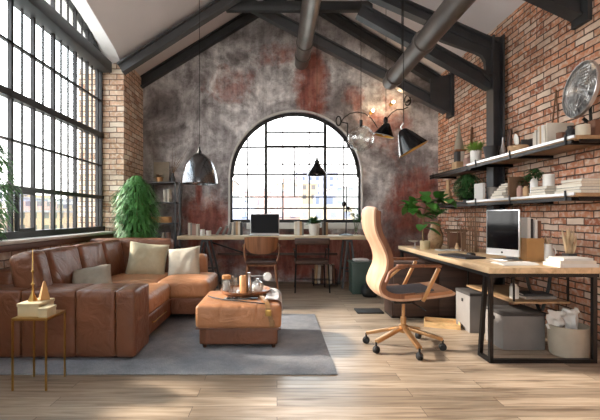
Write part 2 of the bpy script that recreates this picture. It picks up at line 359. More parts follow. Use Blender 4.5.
        for f in b.faces: self.bm.faces.new([idx[v.index] for v in f.verts])
        b.free(); return self
    def pillow(self, s, t, mat, seedv=0):
        n = 16; top = {}; bot = {}
        for i in range(n + 1):
            for j in range(n + 1):
                x = i / n * 2 - 1; y = j / n * 2 - 1
                k = ((1 - x ** 4) * (1 - y ** 4)) ** .5
                cx = x * (1 - .07 * (1 - y * y)) * s / 2; cy = y * (1 - .07 * (1 - x * x)) * s / 2
                w = .014 * mnoise.noise(Vector((x * 2.5, y * 2.5, seedv)))
                top[i, j] = self.bm.verts.new(mat @ Vector((cx, cy, t / 2 * k + w * k)))
                bot[i, j] = top[i, j] if (i in (0, n) or j in (0, n)) else self.bm.verts.new(mat @ Vector((cx, cy, -t / 2 * k + w * k)))
        for i in range(n):
            for j in range(n):
                for d, flip in ((top, 0), (bot, 1)):
                    q = [d[i, j], d[i + 1, j], d[i + 1, j + 1], d[i, j + 1]]
                    try: self.bm.faces.new(q[::-1] if flip else q)
                    except ValueError: pass
        return self
    def leaf(self, p, d, L, W, up=(0, 0, 1), droop=.3, n=4):
        p = Vector(p); d = Vector(d).normalized(); s = d.cross(Vector(up))
        s = s.normalized() if s.length > .01 else d.orthogonal().normalized(); u = s.cross(d)
        prev = None
        for i in range(n + 1):
            t = i / n; w = W / 2 * (math.sin(math.pi * min(1, t * .93 + .07)) ** .8)
            c = p + d * L * t + Vector((0, 0, -droop * L * t * t))
            row = [self.bm.verts.new(c - s * w + u * w * .25), self.bm.verts.new(c), self.bm.verts.new(c + s * w + u * w * .25)]
            if prev:
                self.bm.faces.new((prev[0], prev[1], row[1], row[0])); self.bm.faces.new((prev[1], prev[2], row[2], row[1]))
            prev = row
        return self
    def build(self, name, m, parent=None, bevel=0, loc=None, label=None, cat=None, group=None, kind=None, angle=40, solid=0):
        bm = self.bm
        if bevel:
            bmesh.ops.recalc_face_normals(bm, faces=bm.faces[:])
            ed = [e for e in bm.edges if len(e.link_faces) == 2 and e.calc_face_angle(0) > R(30)]
            bmesh.ops.bevel(bm, geom=ed, offset=bevel, segments=2, affect='EDGES', profile=.5, clamp_overlap=True)
        bmesh.ops.recalc_face_normals(bm, faces=bm.faces[:])
        base = Vector((0, 0, 0))
        if parent is not None: base = BASE.get(parent.name, base)
        elif loc is not None: base = Vector(loc)
        if base.length: bmesh.ops.translate(bm, verts=bm.verts[:], vec=-base)
        me = bpy.data.meshes.new(name); bm.to_mesh(me); bm.free()
        me.shade_smooth()
        try: me.set_sharp_from_angle(angle=R(angle))
        except Exception: pass
        o = bpy.data.objects.new(name, me); COL.objects.link(o)
        me.materials.append(M[m] if isinstance(m, str) else m)
        if parent is not None: o.parent = parent; BASE[o.name] = base
        else: o.location = base; BASE[o.name] = base
        if solid:
            md = o.modifiers.new('Solidify', 'SOLIDIFY'); md.thickness = solid; md.offset = 0
        tag(o, label, cat, group, kind)
        return o

def tag(o, label=None, cat=None, group=None, kind=None):
    if label: o['label'] = label
    if cat: o['category'] = cat
    if group: o['group'] = group
    if kind: o['kind'] = kind
    return o

def thing(name, label, cat, loc=(0, 0, 0), group=None):
    o = bpy.data.objects.new(name, None); COL.objects.link(o); o.empty_display_size = .1
    o.location = loc; BASE[o.name] = Vector(loc)
    return tag(o, label, cat, group)

def move(o, loc, rz=0, rx=0, ry=0):
    o.location = loc; o.rotation_euler = (rx, ry, rz); return o

def copy_tree(o, parent=None, label=None):
    c = o.copy(); COL.objects.link(c)
    if parent is not None: c.parent = parent
    if label: c['label'] = label
    for ch in list(o.children): copy_tree(ch, c)
    return c

def structure(mb, name, m, parent=None, **k):
    return mb.build(name, m, parent, kind=None if parent is not None else 'structure', **k)
# ================================================================ THE ROOM
YB = 6.9; XW = 2.78; XP = -2.31; XL = -2.66; YF = -2.6; RX = .235; RZ = 5.10
WCX, WR, WCZ, WSZ = .32, 1.13, 1.80, 1.02            # arched back window
def ceilz(x): return 3.5 + (x + 2.31) * (RZ - 3.5) / (RX + 2.31) if x < RX else 3.53 + (XW - x) * (RZ - 3.53) / (XW - RX)

structure(MB().box(-3.1, 3.0, YF - .1, YB + .3, -.12, 0), 'floor', 'floor')

# back wall in two halves round the arch
def half(sgn):
    n = 20
    xo = -3.0 if sgn < 0 else 3.05
    p = [(xo, 0), (WCX, 0), (WCX, WSZ), (WCX + sgn * WR, WSZ)]
    p += [(WCX + sgn * WR * math.cos(math.pi / 2 * k / n), WCZ + WR * math.sin(math.pi / 2 * k / n)) for k in range(n + 1)]
    p += [(WCX, ceilz(WCX) + .05)] + ([(RX, RZ + .05)] if sgn < 0 else []) + [(xo, ceilz(xo) + .05)]
    return p
mb = MB()
mb.prism(half(-1), 'Y', YB, YB + .28); mb.prism(half(1), 'Y', YB, YB + .28)
structure(mb, 'wall_back', 'plaster')

structure(MB().box(XW, XW + .25, YF, YB, 0, 3.6), 'wall_right', 'brick_r')
FX0, FX1, FZ0, FZ1 = -1.6, 1.1, 1.05, 3.0
structure(MB().box(-3.1, FX0, YF - .2, YF, 0, 5.2).box(FX1, 3.05, YF - .2, YF, 0, 5.2).box(FX0, FX1, YF - .2, YF, 0, FZ0).box(FX0, FX1, YF - .2, YF, FZ1, 5.2), 'wall_front', 'backdrop')
w4 = structure(MB().box(FX0, FX1, YF - .14, YF - .06, FZ0, FZ0 + .05), 'fill_window', 'frame')  # unseen window added behind the camera to let in soft frontal fill
mb = MB()
for i in range(11):
    xx = FX0 + .02 + i * (FX1 - FX0 - .04) / 10; mb.box(xx - .018, xx + .018, YF - .12, YF - .08, FZ0, FZ1)
for z_ in (1.5, 2.0, 2.5, 2.98): mb.box(FX0, FX1, YF - .12, YF - .08, z_ - .018, z_ + .018)
structure(mb, 'mullion', 'frame', w4); structure(MB().box(FX0, FX1, YF - .103, YF - .097, FZ0, FZ1), 'pane', 'glass', w4)
structure(MB().box(-3.0, XP, 6.04, YB, 0, 3.56), 'wall_left_pillar', 'brick_l')
# left wall: bays with arched heads
BAYS = [(1.6, 6.04), (-2.5, 1.2)]
EZ, EB = 3.35, .72
def ell(y, y0, y1):
    c = (y0 + y1) / 2; a = (y1 - y0) / 2; t = max(0, 1 - ((y - c) / a) ** 2); return EZ + EB * math.sqrt(t)
mb = MB().box(-3.0, -2.58, YF, 6.04, 0, .86)
structure(mb, 'wall_left', 'brick_l')
mb = MB()
mb.box(-3.0, -2.58, 1.2, 1.6, .86, 4.3); mb.box(-3.0, -2.58, YF, -2.5, .86, 4.3)
for y0, y1 in BAYS:
    pts = [(y0, ell(y0, y0, y1))]
    k = 28
    ys = [(y0 + y1) / 2 - (y1 - y0) / 2 * math.cos(math.pi * i / k) for i in range(k + 1)]
    for a, b in zip(ys, ys[1:]):
        mb.prism([(a, ell(a, y0, y1)), (b, ell(b, y0, y1)), (b, 4.3), (a, 4.3)], 'X', -3.0, -2.69)
structure(mb, 'wall_left_head', 'reveal')

# ceiling with the splayed edge over the arched window
def edge_x(y): return -2.34 + .115 * max(0, min(1.9, 6.0 - y)) if y < 6.0 else -2.36
ys = [YF, 1.2, 1.6, 2.6, 3.4, 4.1, 4.6, 5.0, 5.4, 5.7, 6.0, 6.04, YB + .02]
mb = MB(); vs = []
for y in ys:
    e = edge_x(y); vs += [Vector((e, y, ceilz(e))), Vector((RX, y, RZ)), Vector((RX, y, RZ + .12)), Vector((e, y, ceilz(e) + .14))]
fs = []
for i in range(len(ys) - 1):
    a = 4 * i; b = a + 4
    fs += [(a, a + 1, b + 1, b), (a + 2, a + 3, b + 3, b + 2), (a + 3, a, b, b + 3)]
mb._faces(vs, fs)
mb.prism([(RX, RZ), (XW + .2, ceilz(XW + .2)), (XW + .2, ceilz(XW + .2) + .12), (RX, RZ + .12)], 'Y', YF, YB + .02)
structure(mb, 'ceiling', 'ceil')
# splayed white reveal between arch and ceiling edge
mb = MB(); vs = []; fs = []
for y0, y1 in BAYS:
    k = 30; o = len(vs)
    yy = [y0 + (y1 - y0) * i / k for i in range(k + 1)]
    for y in yy:
        e = edge_x(y); vs += [Vector((-2.70, y, ell(y, y0, y1))), Vector((e, y, ceilz(e) + .004)), Vector((-2.70, y, ell(y, y0, y1) + .05)), Vector((e, y, ceilz(e) + .09))]
    for i in range(k):
        a = o + 4 * i; b = a + 4; fs += [(a, a + 1, b + 1, b), (a + 2, b + 2, b + 3, a + 3)]
mb._faces(vs, fs); mb.box(-2.7, -2.05, 1.2, 1.6, 3.4, 3.72); mb.box(-2.7, -2.05, YF, -2.5, 3.4, 3.72)
structure(mb, 'trim_1', 'reveal')

# ---- window_1 : tall left window
win = structure(MB().box(XL - .06, XL + .06, 1.6, 6.04, .90, .975), 'window_1', 'frame')
mb = MB(); WX = XL
def ydep(px): return -XL * F / (277 - px)
thick = [(97, .035), (87, .03), (75, .045), (53, .045), (33, .04), (10.5, .045)]
thin = [92, 82, 80 - 12, 61, 43, 22]
y0, y1 = BAYS[0]
def vbar(y, w, dx=.03):
    zt = ell(y, y0, y1); mb.box(WX - dx, WX + dx, y - w / 2, y + w / 2, .93, zt)
for px, w in thick: vbar(ydep(px), w * .8, .02)
for px in thin: vbar(ydep(px), .014, .010)
for i in range(1, 12):
    y = ydep(10.5) - .2 * i
    if y > 1.65: vbar(y, .035 if i % 2 == 0 else .014, .015)
vbar(6.02, .04); vbar(1.62, .04)
structure(mb, 'mullion', 'frame', win)
mb = MB()
for z, h in ((1.41, .05), (2.34, .075)): mb.box(WX - .04, WX + .045, y0, y1, z - h / 2, z + h / 2)
for z in (1.89, 2.86): mb.box(WX - .02, WX + .02, y0, y1, z - .011, z + .011)
structure(mb, 'transom', 'frame', win)
structure(MB().box(WX - .06, WX + .17, y0, y1, 3.29, 3.45), 'header_beam', 'steel', win, bevel=.008)
mb = MB(); k = 40
pts = [Vector((WX, y0 + (y1 - y0) * (1 - math.cos(math.pi * i / k)) / 2, 0)) for i in range(k + 1)]
for p in pts: p.z = ell(p.y, y0, y1)
for a, b in zip(pts, pts[1:]): mb.bar(a - Vector((0, 0, .03)), b - Vector((0, 0, .03)), .10, .06)
structure(mb, 'arch_frame', 'frame', win)
mb = MB(); yc = (y0 + y1) / 2
poly = [(y0, .95)] + [(p.y, p.z) for p in pts] + [(y1, .95)]
mb.prism(poly, 'X', WX - .003, WX + .003)
structure(mb, 'pane', 'glass', win)
structure(MB().box(-2.72, -2.42, 1.2, 6.04, .87, .905), 'sill', 'stone', win, bevel=.006)
structure(MB().box(-2.58, -2.47, YF, 6.04, .80, .865), 'trim_2', 'sillwood', bevel=.006)
# open sash frames as seen at the lower left
mb = MB()
for pa, pb in ((12, 32),):
    a, b = ydep(pa) + .03, ydep(pb) - .03
    for y in (a, b): mb.box(WX + .01, WX + .05, y - .014, y + .014, .98, 1.38)
    for z in (.99, 1.37): mb.box(WX + .01, WX + .05, a, b, z - .014, z + .014)
structure(mb, 'sash', 'frame', win)

# ---- window_2 : second bay, beside the camera
y0, y1 = BAYS[1]
w2 = structure(MB().box(XL - .06, XL + .06, y0, y1, .90, .975), 'window_2', 'frame')
mb = MB()
for i in range(19):
    y = y0 + .02 + i * (y1 - y0 - .04) / 18; vbar(y, .045 if i % 2 == 0 else .017)
for z, h in ((1.41, .05), (2.34, .075), (3.37, .16)): mb.box(WX - .04, WX + .045, y0, y1, z - h / 2, z + h / 2)
structure(mb, 'mullion', 'frame', w2)
pts2 = [(y0, .95)] + [(y0 + (y1 - y0) * i / 30, ell(y0 + (y1 - y0) * i / 30, y0, y1)) for i in range(31)] + [(y1, .95)]
structure(MB().prism(pts2, 'X', WX - .003, WX + .003), 'pane', 'glass', w2)

# ---- window_3 : arched back window
YG = YB + .08
w3 = structure(MB().box(WCX - WR, WCX + WR, YG - .03, YG + .03, WSZ, WSZ + .05), 'window_3', 'frame')
mb = MB(); k = 36
arc = [Vector((WCX + WR * math.cos(math.pi * i / k), YG, WCZ + WR * math.sin(math.pi * i / k))) for i in range(k + 1)]
for a, b in zip(arc, arc[1:]): mb.bar(a + (Vector((WCX, YG, WCZ)) - a) * .02, b + (Vector((WCX, YG, WCZ)) - b) * .02, .05, .07, (a - Vector((WCX, YG, WCZ))))
for s in (-1, 1): mb.box(WCX + s * WR - .035, WCX + s * WR + .035, YG - .03, YG + .03, WSZ, WCZ)
structure(mb, 'arch_frame', 'frame', w3)
mb = MB()
def xg(px): return (px - 277) * YG / F
def zg(py): return EYE - (py - 216) * YG / F
def vb(px, w, pa=None, pb=None):
    x = xg(px); top = WCZ + math.sqrt(max(0, WR ** 2 - (x - WCX) ** 2)) if pa is None else zg(pa)
    bot = WSZ if pb is None else zg(pb); mb.box(x - w / 2, x + w / 2, YG - .022, YG + .022, bot, top)
def hb(py, w, pa=None, pb=None):
    z = zg(py); dz = z - WCZ; hw = WR if dz < 0 else math.sqrt(max(0, WR ** 2 - dz ** 2))
    xa = max(WCX - hw, xg(pa)) if pa else WCX - hw; xb = min(WCX + hw, xg(pb)) if pb else WCX + hw
    mb.box(xa, xb, YG - .02, YG + .02, z - w / 2, z + w / 2)
vb(266, .05); vb(325, .05); vb(247.5, .022); vb(343.7, .022); vb(282.8, .022); vb(309.2, .022); vb(294.5, .022, 146.7, 197)
hb(132.5, .022, 266, 325); hb(146.7, .045, 266, 325); hb(147.5, .022, None, 266); hb(147.5, .022, 325, None); hb(164.2, .022); hb(174.5, .026); hb(197, .022); hb(208.5, .022)
structure(mb, 'mullion', 'frame', w3)
structure(MB().prism([(WCX - WR, WSZ)] + [(p.x, p.z) for p in reversed(arc)] + [(WCX + WR, WSZ)], 'Y', YG - .003, YG + .003), 'pane', 'glass', w3)
mb = MB()
for a, b in zip(arc, arc[1:]):
    c = Vector((WCX, YG, WCZ)); va = (a - c) * 1.012; vb_ = (b - c) * 1.012
    mb.bar(c + va + Vector((0, -.09, 0)), c + vb_ + Vector((0, -.09, 0)), .05, .025, va)
mb.box(WCX + WR, WCX + WR + .03, YB - .03, YB + .02, WSZ - .1, WCZ); mb.box(WCX - WR - .03, WCX - WR, YB - .03, YB + .02, WSZ - .1, WCZ)
structure(mb, 'arch_trim', 'stone', w3)
structure(MB().box(WCX - .84, WCX + WR + .04, YB - .1, YB + .05, WSZ - .11, WSZ - .01), 'sill', 'white', w3, bevel=.006)
structure(MB().box(WCX - WR, WCX + WR, YB + .0, YB + .28, WSZ - .015, WSZ), 'outer_sill', 'white', w3)

# ================================================================ STEEL
t = thing('roof_truss', 'dark steel roof truss against the back wall, its left rafter sloping to the brick pillar', 'roof truss', (XP, 6.8, 3.4))
MB().ibeam((XP - .05, 6.82, ceilz(XP) - .12), (RX, 6.82, RZ - .13), .16, .12).build('rafter', 'steel', t)
MB().ibeam((XW, 6.82, ceilz(XW) - .12), (RX, 6.82, RZ - .13), .16, .12).build('rafter', 'steel', t)
t = thing('roof_truss', 'dark steel truss with a collar tie, in front of the one on the back wall', 'roof truss', (-2.3, 6.1, 3.3))
p = at(124, 67, 5.98); q = at(232, -2, 5.98)
MB().ibeam(p - (q - p) * .03, q + (q - p) * .15, .16, .13).build('rafter', 'steel_l', t)
MB().bar(at(226, 7, 6.12), at(372, 7, 6.12), .1, .14).build('collar_tie', 'steel', t, bevel=.01)
a = at(222, -10, 6.38); b = at(447, 109, 6.38)
MB().ibeam(a, b, .17, .12).build('lower_chord', 'steel_l', t)
a = at(428, 84, 6.38); b = at(447, 93, 6.38)
mb = MB(); mb.prism([(2.42, 3.30), (2.775, 3.02 + .35), (2.775, 2.72), (2.42, 2.93)], 'Y', 6.30, 6.33)
mb.box(2.73, 2.775, 6.26, 6.46, 2.70, 3.40); mb.build('end_plate', 'steel', t)
# middle truss and its column
t = thing('roof_truss', 'dark steel truss with arched bracket bearing on the column between the wall shelves', 'roof truss', (2.61, 4.86, 2.75))
TY = 4.86
MB().ibeam((2.64, TY, 3.18), (.2, TY, 3.20 + 2.4 * .44), .14, .12).build('rafter', 'steel', t)
MB().ibeam((2.60, TY, 2.73), (1.0, TY, 3.62), .16, .12).build('lower_chord', 'steel', t)
mb = MB(); pr = [(2.52, 3.16), (2.52, 2.80)]
for i in range(13):
    an = -math.pi / 2 * .6 + i / 12 * math.pi * .62
    pr.append((2.28 + .14 * math.cos(an), 2.98 + .12 * math.sin(an)))
pr = [(2.61, 3.2), (2.61, 2.72), (2.51, 2.83), (2.525, 2.91), (2.52, 3.0), (2.48, 3.07), (2.40, 3.11), (2.25, 3.16), (2.0, 3.25), (1.8, 3.36), (1.8, 3.5), (2.2, 3.36)]
mb.prism(pr, 'Y', TY - .03, TY + .03); mb.build('arched_bracket', 'steel', t)
c = thing('steel_column', 'tall dark steel H column standing against the right brick wall', 'column', (2.61, TY, 0))
MB().box(2.585, 2.605, TY - .08, TY + .08, 0, 3.3).box(2.70, 2.725, TY - .08, TY + .08, 0, 3.3).box(2.605, 2.70, TY - .012, TY + .012, 0, 3.3).build('shaft', 'steel', c)
MB().box(2.56, 2.755, TY - .1, TY + .1, 0, .02).build('base_plate', 'steel', c)
t = thing('roof_truss', 'end of a dark steel truss fixed high on the brick wall, nearest of the trusses', 'roof truss', (2.7, 3.62, 3.0))
p = at(583, 10, 3.62); q = at(505, -26, 3.62)
d = (q - p); MB().ibeam(p + Vector((0, 0, .06)), p + d * 3 + Vector((0, 0, .06)), .30, .14).build('rafter', 'steel', t)
MB().box(2.735, 2.775, 3.52, 3.72, 2.86, 3.40).build('end_plate', 'steel', t)

# ducts running along the roof
def duct(x, z, r, y0, y1, joints, label):
    t = thing('ventilation_duct', label, 'duct', (x, (y0 + y1) / 2, z - r))
    MB().cyl((x, y0, z), (x, y1, z), r, seg=28).build('pipe', 'duct', t)
    for y in joints: MB().cyl((x, y - .035, z), (x, y + .035, z), r + .016, seg=28).build('joint_collar', 'duct', t)
    MB().lathe([(r * .97, 0), (r * .8, .05), (r * .4, .08), (0, .09)], (x, y1, z), mat=Matrix.Rotation(R(-90), 4, 'X')).build('end_cap', 'duct', t)
    zc = ceilz(x) + .0
    for yy in (y0 + 1.2, y1 - .5): MB().cyl((x, yy, z + r * .9), (x, yy, zc), .008).build('hanger_rod', 'blackp', t)
duct(.415, 3.72, .115, 0.3, 6.78, (4.2, 6.0, 6.45), 'grey round metal duct running under the ridge, left of the two')
duct(1.47, 2.87, .10, 0.3, 5.2, (2.6, 4.0, 5.0), 'brownish round metal duct beside the right roof slope, right of the two')

# ================================================================ OUTSIDE
structure(MB().box(-260, 260, -60, 420, -16.2, -16), 'ground', 'ground')
def tower(x, y, w, d, top, fm, label, group, setb=0):
    z0 = -16
    t = thing('city_building', label, 'building', (x, y, z0), group)
    MB().box(x - w / 2, x + w / 2, y - d / 2, y + d / 2, z0, top).build('wall', M['fac'][fm], t)
    mb = MB().box(x - w / 2 - .2, x + w / 2 + .2, y - d / 2 - .2, y + d / 2 + .2, top, top + .35); mb.build('parapet', 'roof', t)
    if setb: MB().box(x - w * .22, x + w * .18, y - d * .2, y + d * .25, top + .35, top + .35 + setb).build('roof_room', M['fac'][(fm + 2) % 5], t)
rb = random.Random(3)
# seen through the left window (looking to -X)
LW = [(-52, 62, 12, 12, 3.2, 0), (-62, 90, 14, 12, 5.0, 2), (-46, 78, 10, 10, 1.8, 1), (-80, 100, 12, 12, 6.6, 3), (-68, 116, 12, 10, 5.6, 4), (-84, 76, 12, 12, 6.2, 0), (-110, 96, 18, 18, 7.0, 3), (-120, 128, 16, 16, 10.0, 2), (-48, 104, 14, 12, 3.8, 0), (-92, 140, 20, 16, 8.0, 1), (-64, 132, 18, 14, 6.2, 4), (-44, 130, 16, 14, 4.4, 3)]
dl = ['low cream block nearest the left window', 'grey block behind the low ones, left window view', 'sandy low building in the left window view', 'rose block in the left window view', 'white block in the left window view', 'cream tower at the left of the left window view', 'wide rose building far out in the left window view', 'tall grey tower farthest out in the left window view', 'cream building close to the pillar in the left window view', 'broad sandy building on the left window skyline', 'broad white building on the left window skyline', 'rose building beside the pillar on the skyline']
for (x, y, w, d, tp, fm), l in zip(LW, dl): tower(x, y, w, d, tp, fm, l, 'buildings outside the left window', rb.choice([0, 1.2, 1.8]))
BW = [(-8, 62, 9, 9, 3.4, 2), (-1, 78, 10, 10, 5.6, 3), (8, 66, 8, 8, 2.6, 0), (15, 80, 9, 9, 6.4, 4), (-15, 90, 12, 12, 8.5, 0), (4, 104, 12, 12, 9.0, 1), (22, 96, 10, 10, 7.0, 2), (-26, 110, 14, 12, 8.2, 3), (30, 112, 12, 12, 8.6, 0), (12, 130, 14, 12, 14.5, 2)]
db = ['pale grey building low in the left of the arched window', 'rose building below the laptop in the arched window', 'low cream building in the middle of the arched window', 'white building right of centre in the arched window', 'cream block at the left edge of the arched window', 'sandy block behind the middle of the arched window', 'grey block right of centre in the arched window', 'rose block far left through the arched window', 'cream block far right through the arched window', 'slender grey tower tallest through the arched window']
for (x, y, w, d, tp, fm), l in zip(BW, db): tower(x, y, w, d, tp, fm, l, 'buildings outside the arched window', rb.choice([0, 1.0, 1.6]))

# ================================================================ LIGHT + CAMERA
w = bpy.data.worlds.new('World'); sc.world = w; w.use_nodes = True; nt = w.node_tree
bg = nt.nodes['Background']; tc = N(nt, 'ShaderNodeTexCoord'); sp = N(nt, 'ShaderNodeSeparateXYZ'); nt.links.new(tc.outputs['Generated'], sp.inputs[0])
r = ramp(nt, [(0.0, (.95, .93, .90, 1)), (.15, (1, .99, .98, 1)), (.45, (.80, .92, .98, 1)), (.9, (.55, .76, .9, 1))], sp.outputs[2])
nt.links.new(r.outputs[0], bg.inputs[0]); bg.inputs[1].default_value = SKY
L = bpy.data.lights.new('sun', 'SUN'); L.energy = SUN; L.angle = R(5); L.color = (1, .90, .78)
so = bpy.data.objects.new('sun', L); COL.objects.link(so)
dirv = Vector(SUNDIR); so.rotation_euler = dirv.to_track_quat('-Z', 'Y').to_euler(); so.location = (-20, 8, 16)
cam = bpy.data.cameras.new('camera'); co = bpy.data.objects.new('camera', cam); COL.objects.link(co)
co.location = (0, 0, EYE); co.rotation_euler = (R(90), 0, 0); cam.lens = 24; cam.sensor_width = 36; cam.shift_x = 23 / 600; cam.shift_y = 6 / 600; cam.clip_end = 600
sc.camera = co
vs_ = sc.view_settings; vs_.view_transform = 'Standard'; vs_.look = 'None'; vs_.exposure = EXPO; vs_.gamma = 1; vs_.use_curve_mapping = False
# ================================================================ SOFA
s = thing('sectional_sofa', 'large brown leather L-shaped sectional sofa below the left window', 'sofa', (-1.7, 4.2, 0))
# near arm: three upholstered panels
for x0, x1 in ((-2.42, -1.99), (-1.99, -1.566), (-1.566, -1.256), (-1.256, -1.10)):
    MB().soft(((x0 + x1) / 2, 3.28, .292), (x1 - x0 - .003, .36, .515), .020, (0, .006, .010), div=8).build('arm_panel', 'leather', s)
MB().box(-2.38, -1.14, 3.16, 3.46, .012, .06).build('plinth', 'darkw', s)
MB().box(-2.38, -1.16, 3.46, 5.22, .06, .245).box(-1.16, -.80, 4.34, 5.22, .06, .245).build('base', 'leather', s, bevel=.012)
MB().soft((-1.155, 3.88, .16), (.05, .78, .185), .02).build('front_rail', 'leather', s)
MB().soft((-.98, 4.335, .16), (.40, .05, .185), .02).build('front_rail', 'leather', s)
mb = MB(); mb.tube([(-1.126, 3.62, .17), (-1.112, 3.64, .17), (-1.112, 4.02, .17), (-1.126, 4.04, .17)], .006, 8); mb.build('drawer_pull', 'gold', s)
for (x0, x1, y0, y1) in ((-2.05, -1.125, 3.46, 4.24), (-2.05, -1.30, 4.25, 5.02)):
    MB().soft(((x0 + x1) / 2, (y0 + y1) / 2, .335), (x1 - x0, y1 - y0 - .006, .185), .045, (.008, .008, .022), div=12).build('seat_cushion', 'tan', s)
MB().soft((-1.02, 4.655, .335), (.565, .72, .185), .045, (.008, .008, .022), div=12).build('seat_cushion', 'tan', s)
MB().soft((-2.30, 4.30, .37), (.17, 1.90, .62), .05, div=8).build('backrest_frame', 'leather', s)
MB().soft((-1.86, 5.14, .45), (1.04, .17, .78), .04, (0, 0, .01), div=10).build('return_back', 'leather', s)
for y0, y1 in ((3.22, 3.42), (3.43, 3.97), (3.98, 4.52), (4.53, 5.05)):
    m = Matrix.Rotation(R(-12), 4, 'Y')
    MB().soft((-2.03, (y0 + y1) / 2, .605), (.22, y1 - y0 - .002, .45), .045, (.02, .004, .010), mat=m, div=12).build('back_cushion', 'leather', s)
MB().soft((-1.12, 5.13, .36), (.44, .20, .56), .035, (.01, .01, .012)).build('low_arm', 'tan', s)
for x, y in ((-2.3, 3.2), (-1.2, 3.2), (-.86, 4.4), (-.88, 5.14), (-2.3, 5.14)):
    MB().box(x - .03, x + .03, y - .03, y + .03, 0.012, .065).build('leg', 'blackp', s)

def throw_pillow(c, s_, t, rx, ry, rz, m, label, sd):
    mt = Matrix.Translation(c) @ Euler((R(rx), 0, R(rz))).to_matrix().to_4x4() @ Matrix.Rotation(R(ry), 4, 'Z')
    o = MB().pillow(s_, t, mt, sd).build('throw_pillow', m, loc=c, label=label, cat='pillow', group='linen pillows on the leather sofa', angle=75)
    return o
throw_pillow((-1.57, 4.84, .585), .47, .17, 66, -7, 14, 'linen', 'large beige pillow in the inner corner of the sofa', 1)
throw_pillow((-1.12, 4.82, .565), .40, .15, 66, 7, -4, 'linen2', 'paler square pillow leaning on the low right arm of the sofa', 4)
throw_pillow((-1.72, 3.72, .525), .36, .13, 38, 14, 12, 'linen3', 'grey pillow lying behind the near arm of the sofa', 8)

# ================================================================ RUG, OTTOMAN
MB().box(-2.35, .43, 2.84, 4.57, 0, .011).build('area_rug', 'rug', loc=(-.9, 3.7, 0), label='mottled grey flat rug under the ottoman and the sofa', cat='rug', bevel=.004)
t = thing('ottoman', 'low square tan leather ottoman on the grey rug', 'ottoman', (-.32, 3.68, .011))
MB().soft((-.325, 3.68, .283), (.72, .68, .20), .035, (.006, .006, .014), div=14).build('cushion', 'tan', t)
MB().soft((-.325, 3.68, .115), (.66, .62, .14), .015).build('base', 'leather', t)
mb = MB().tube([(x, y, .186) for x, y in ((-.68, 3.345), (.03, 3.345), (.03, 4.015), (-.68, 4.015))], .006, 6, closed=True); mb.build('piping', 'leather', t)
for x, y in ((-.62, 3.42), (-.03, 3.42), (-.62, 3.94), (-.03, 3.94)):
    MB().cyl((x, y, .011), (x, y, .05), .016, .022, 12).build('leg', 'darkw', t)
OT = .397
# tray and what stands on it
TX, TYY = -.30, 3.83
t = thing('serving_tray', 'round wooden serving tray on the ottoman carrying candles and glasses', 'tray', (TX, TYY, OT))
MB().lathe([(0, .008), (.215, .008), (.232, .026), (.238, .026), (.228, 0), (.0, 0)], (TX, TYY, OT + .012), 40).build('dish', 'walnut', t)
MB().lathe([(.0, 0), (.15, 0), (.15, .012), (0, .012)], (TX, TYY, OT), 30).build('foot_ring', 'darkw', t)
TZ = OT + .021
def ov(px, D): return (px - 277) * D / F
def cylthing(name, label, cat, x, y, z, r, h, m, group=None, prof=None, seg=24):
    p = prof or [(0, 0), (r * .94, 0), (r, .01), (r, h - .006), (r * .94, h), (0, h)]
    return MB().lathe(p, (x, y, z), seg).build(name, m, loc=(x, y, z), label=label, cat=cat, group=group)
x, y = ov(226.5, 3.78), 3.78
t = thing('candle_jar', 'white candle in a jar with a cork lid at the left of the tray', 'candle jar', (x, y, TZ))
MB().lathe([(0, 0), (.038, 0), (.04, .012), (.04, .12), (.036, .12), (.036, .01), (0, .01)], (x, y, TZ)).build('glass', 'clear', t)
MB().lathe([(0, .012), (.034, .012), (.034, .095), (0, .095)], (x, y, TZ)).build('wax', 'paper', t)
MB().lathe([(0, .12), (.042, .12), (.042, .148), (.036, .155), (0, .155)], (x, y, TZ)).build('lid', 'cork', t)
for k, (px, D, l) in enumerate(((230.5, 3.86, 'tall clear drinking glass beside the cork-lidded jar'), (234.5, 3.72, 'tall clear drinking glass in front of its twin on the tray'))):
    x = ov(px, D)
    MB().lathe([(0, .0), (.026, 0), (.029, .14), (.0265, .14), (.024, .008), (0, .008)], (x, D, TZ)).build('drinking_glass', 'clear', loc=(x, D, TZ), label=l, cat='glass', group='glasses on the tray')
cylthing('tealight_cup', 'tiny white cup on the tray beside the apricot candle', 'cup', ov(238.3, 3.64), 3.64, TZ, .016, .035, 'potw')
x = ov(243, 3.68)
t = thing('pillar_candle', 'apricot pillar candle in the middle of the tray', 'candle', (x, 3.68, TZ))
MB().lathe([(0, 0), (.031, 0), (.032, .005), (.032, .155), (.026, .163), (.012, .158), (0, .157)], (x, 3.68, TZ)).build('wax', 'candle', t)
MB().cyl((x, 3.68, TZ + .155), (x + .002, 3.68, TZ + .172), .0015).build('wick', 'blackp', t)
x = ov(249, 3.72)
t = thing('mirror_stand', 'small silver post on the tray with a side arm and a round white mirror', 'mirror', (x, 3.72, TZ))
MB().lathe([(0, 0), (.03, 0), (.028, .09), (.018, .12), (.016, .185), (0, .188)], (x, 3.72, TZ)).build('post', 'chrome', t)
MB().cyl((x, 3.72, TZ + .155), (ov(264, 3.72), 3.72, TZ + .155), .004).build('arm', 'silver', t)
MB().lathe([(0, -.006), (.034, -.006), (.04, 0), (.034, .006), (0, .006)], (ov(267.5, 3.72), 3.72, TZ + .148), mat=Matrix.Rotation(R(82), 4, 'X')).build('mirror', 'potw', t)
x = ov(257.5, 3.80)
t = thing('lidded_bowl', 'squat white lidded bowl at the right of the tray', 'bowl', (x, 3.80, TZ))
MB().lathe([(0, 0), (.04, 0), (.055, .02), (.058, .05), (.05, .062), (0, .062)], (x, 3.80, TZ)).build('bowl', 'potw', t)
MB().lathe([(.05, .062), (.046, .082), (.02, .10), (.012, .104), (.016, .118), (0, .122)], (x, 3.80, TZ)).build('lid', 'silver', t)
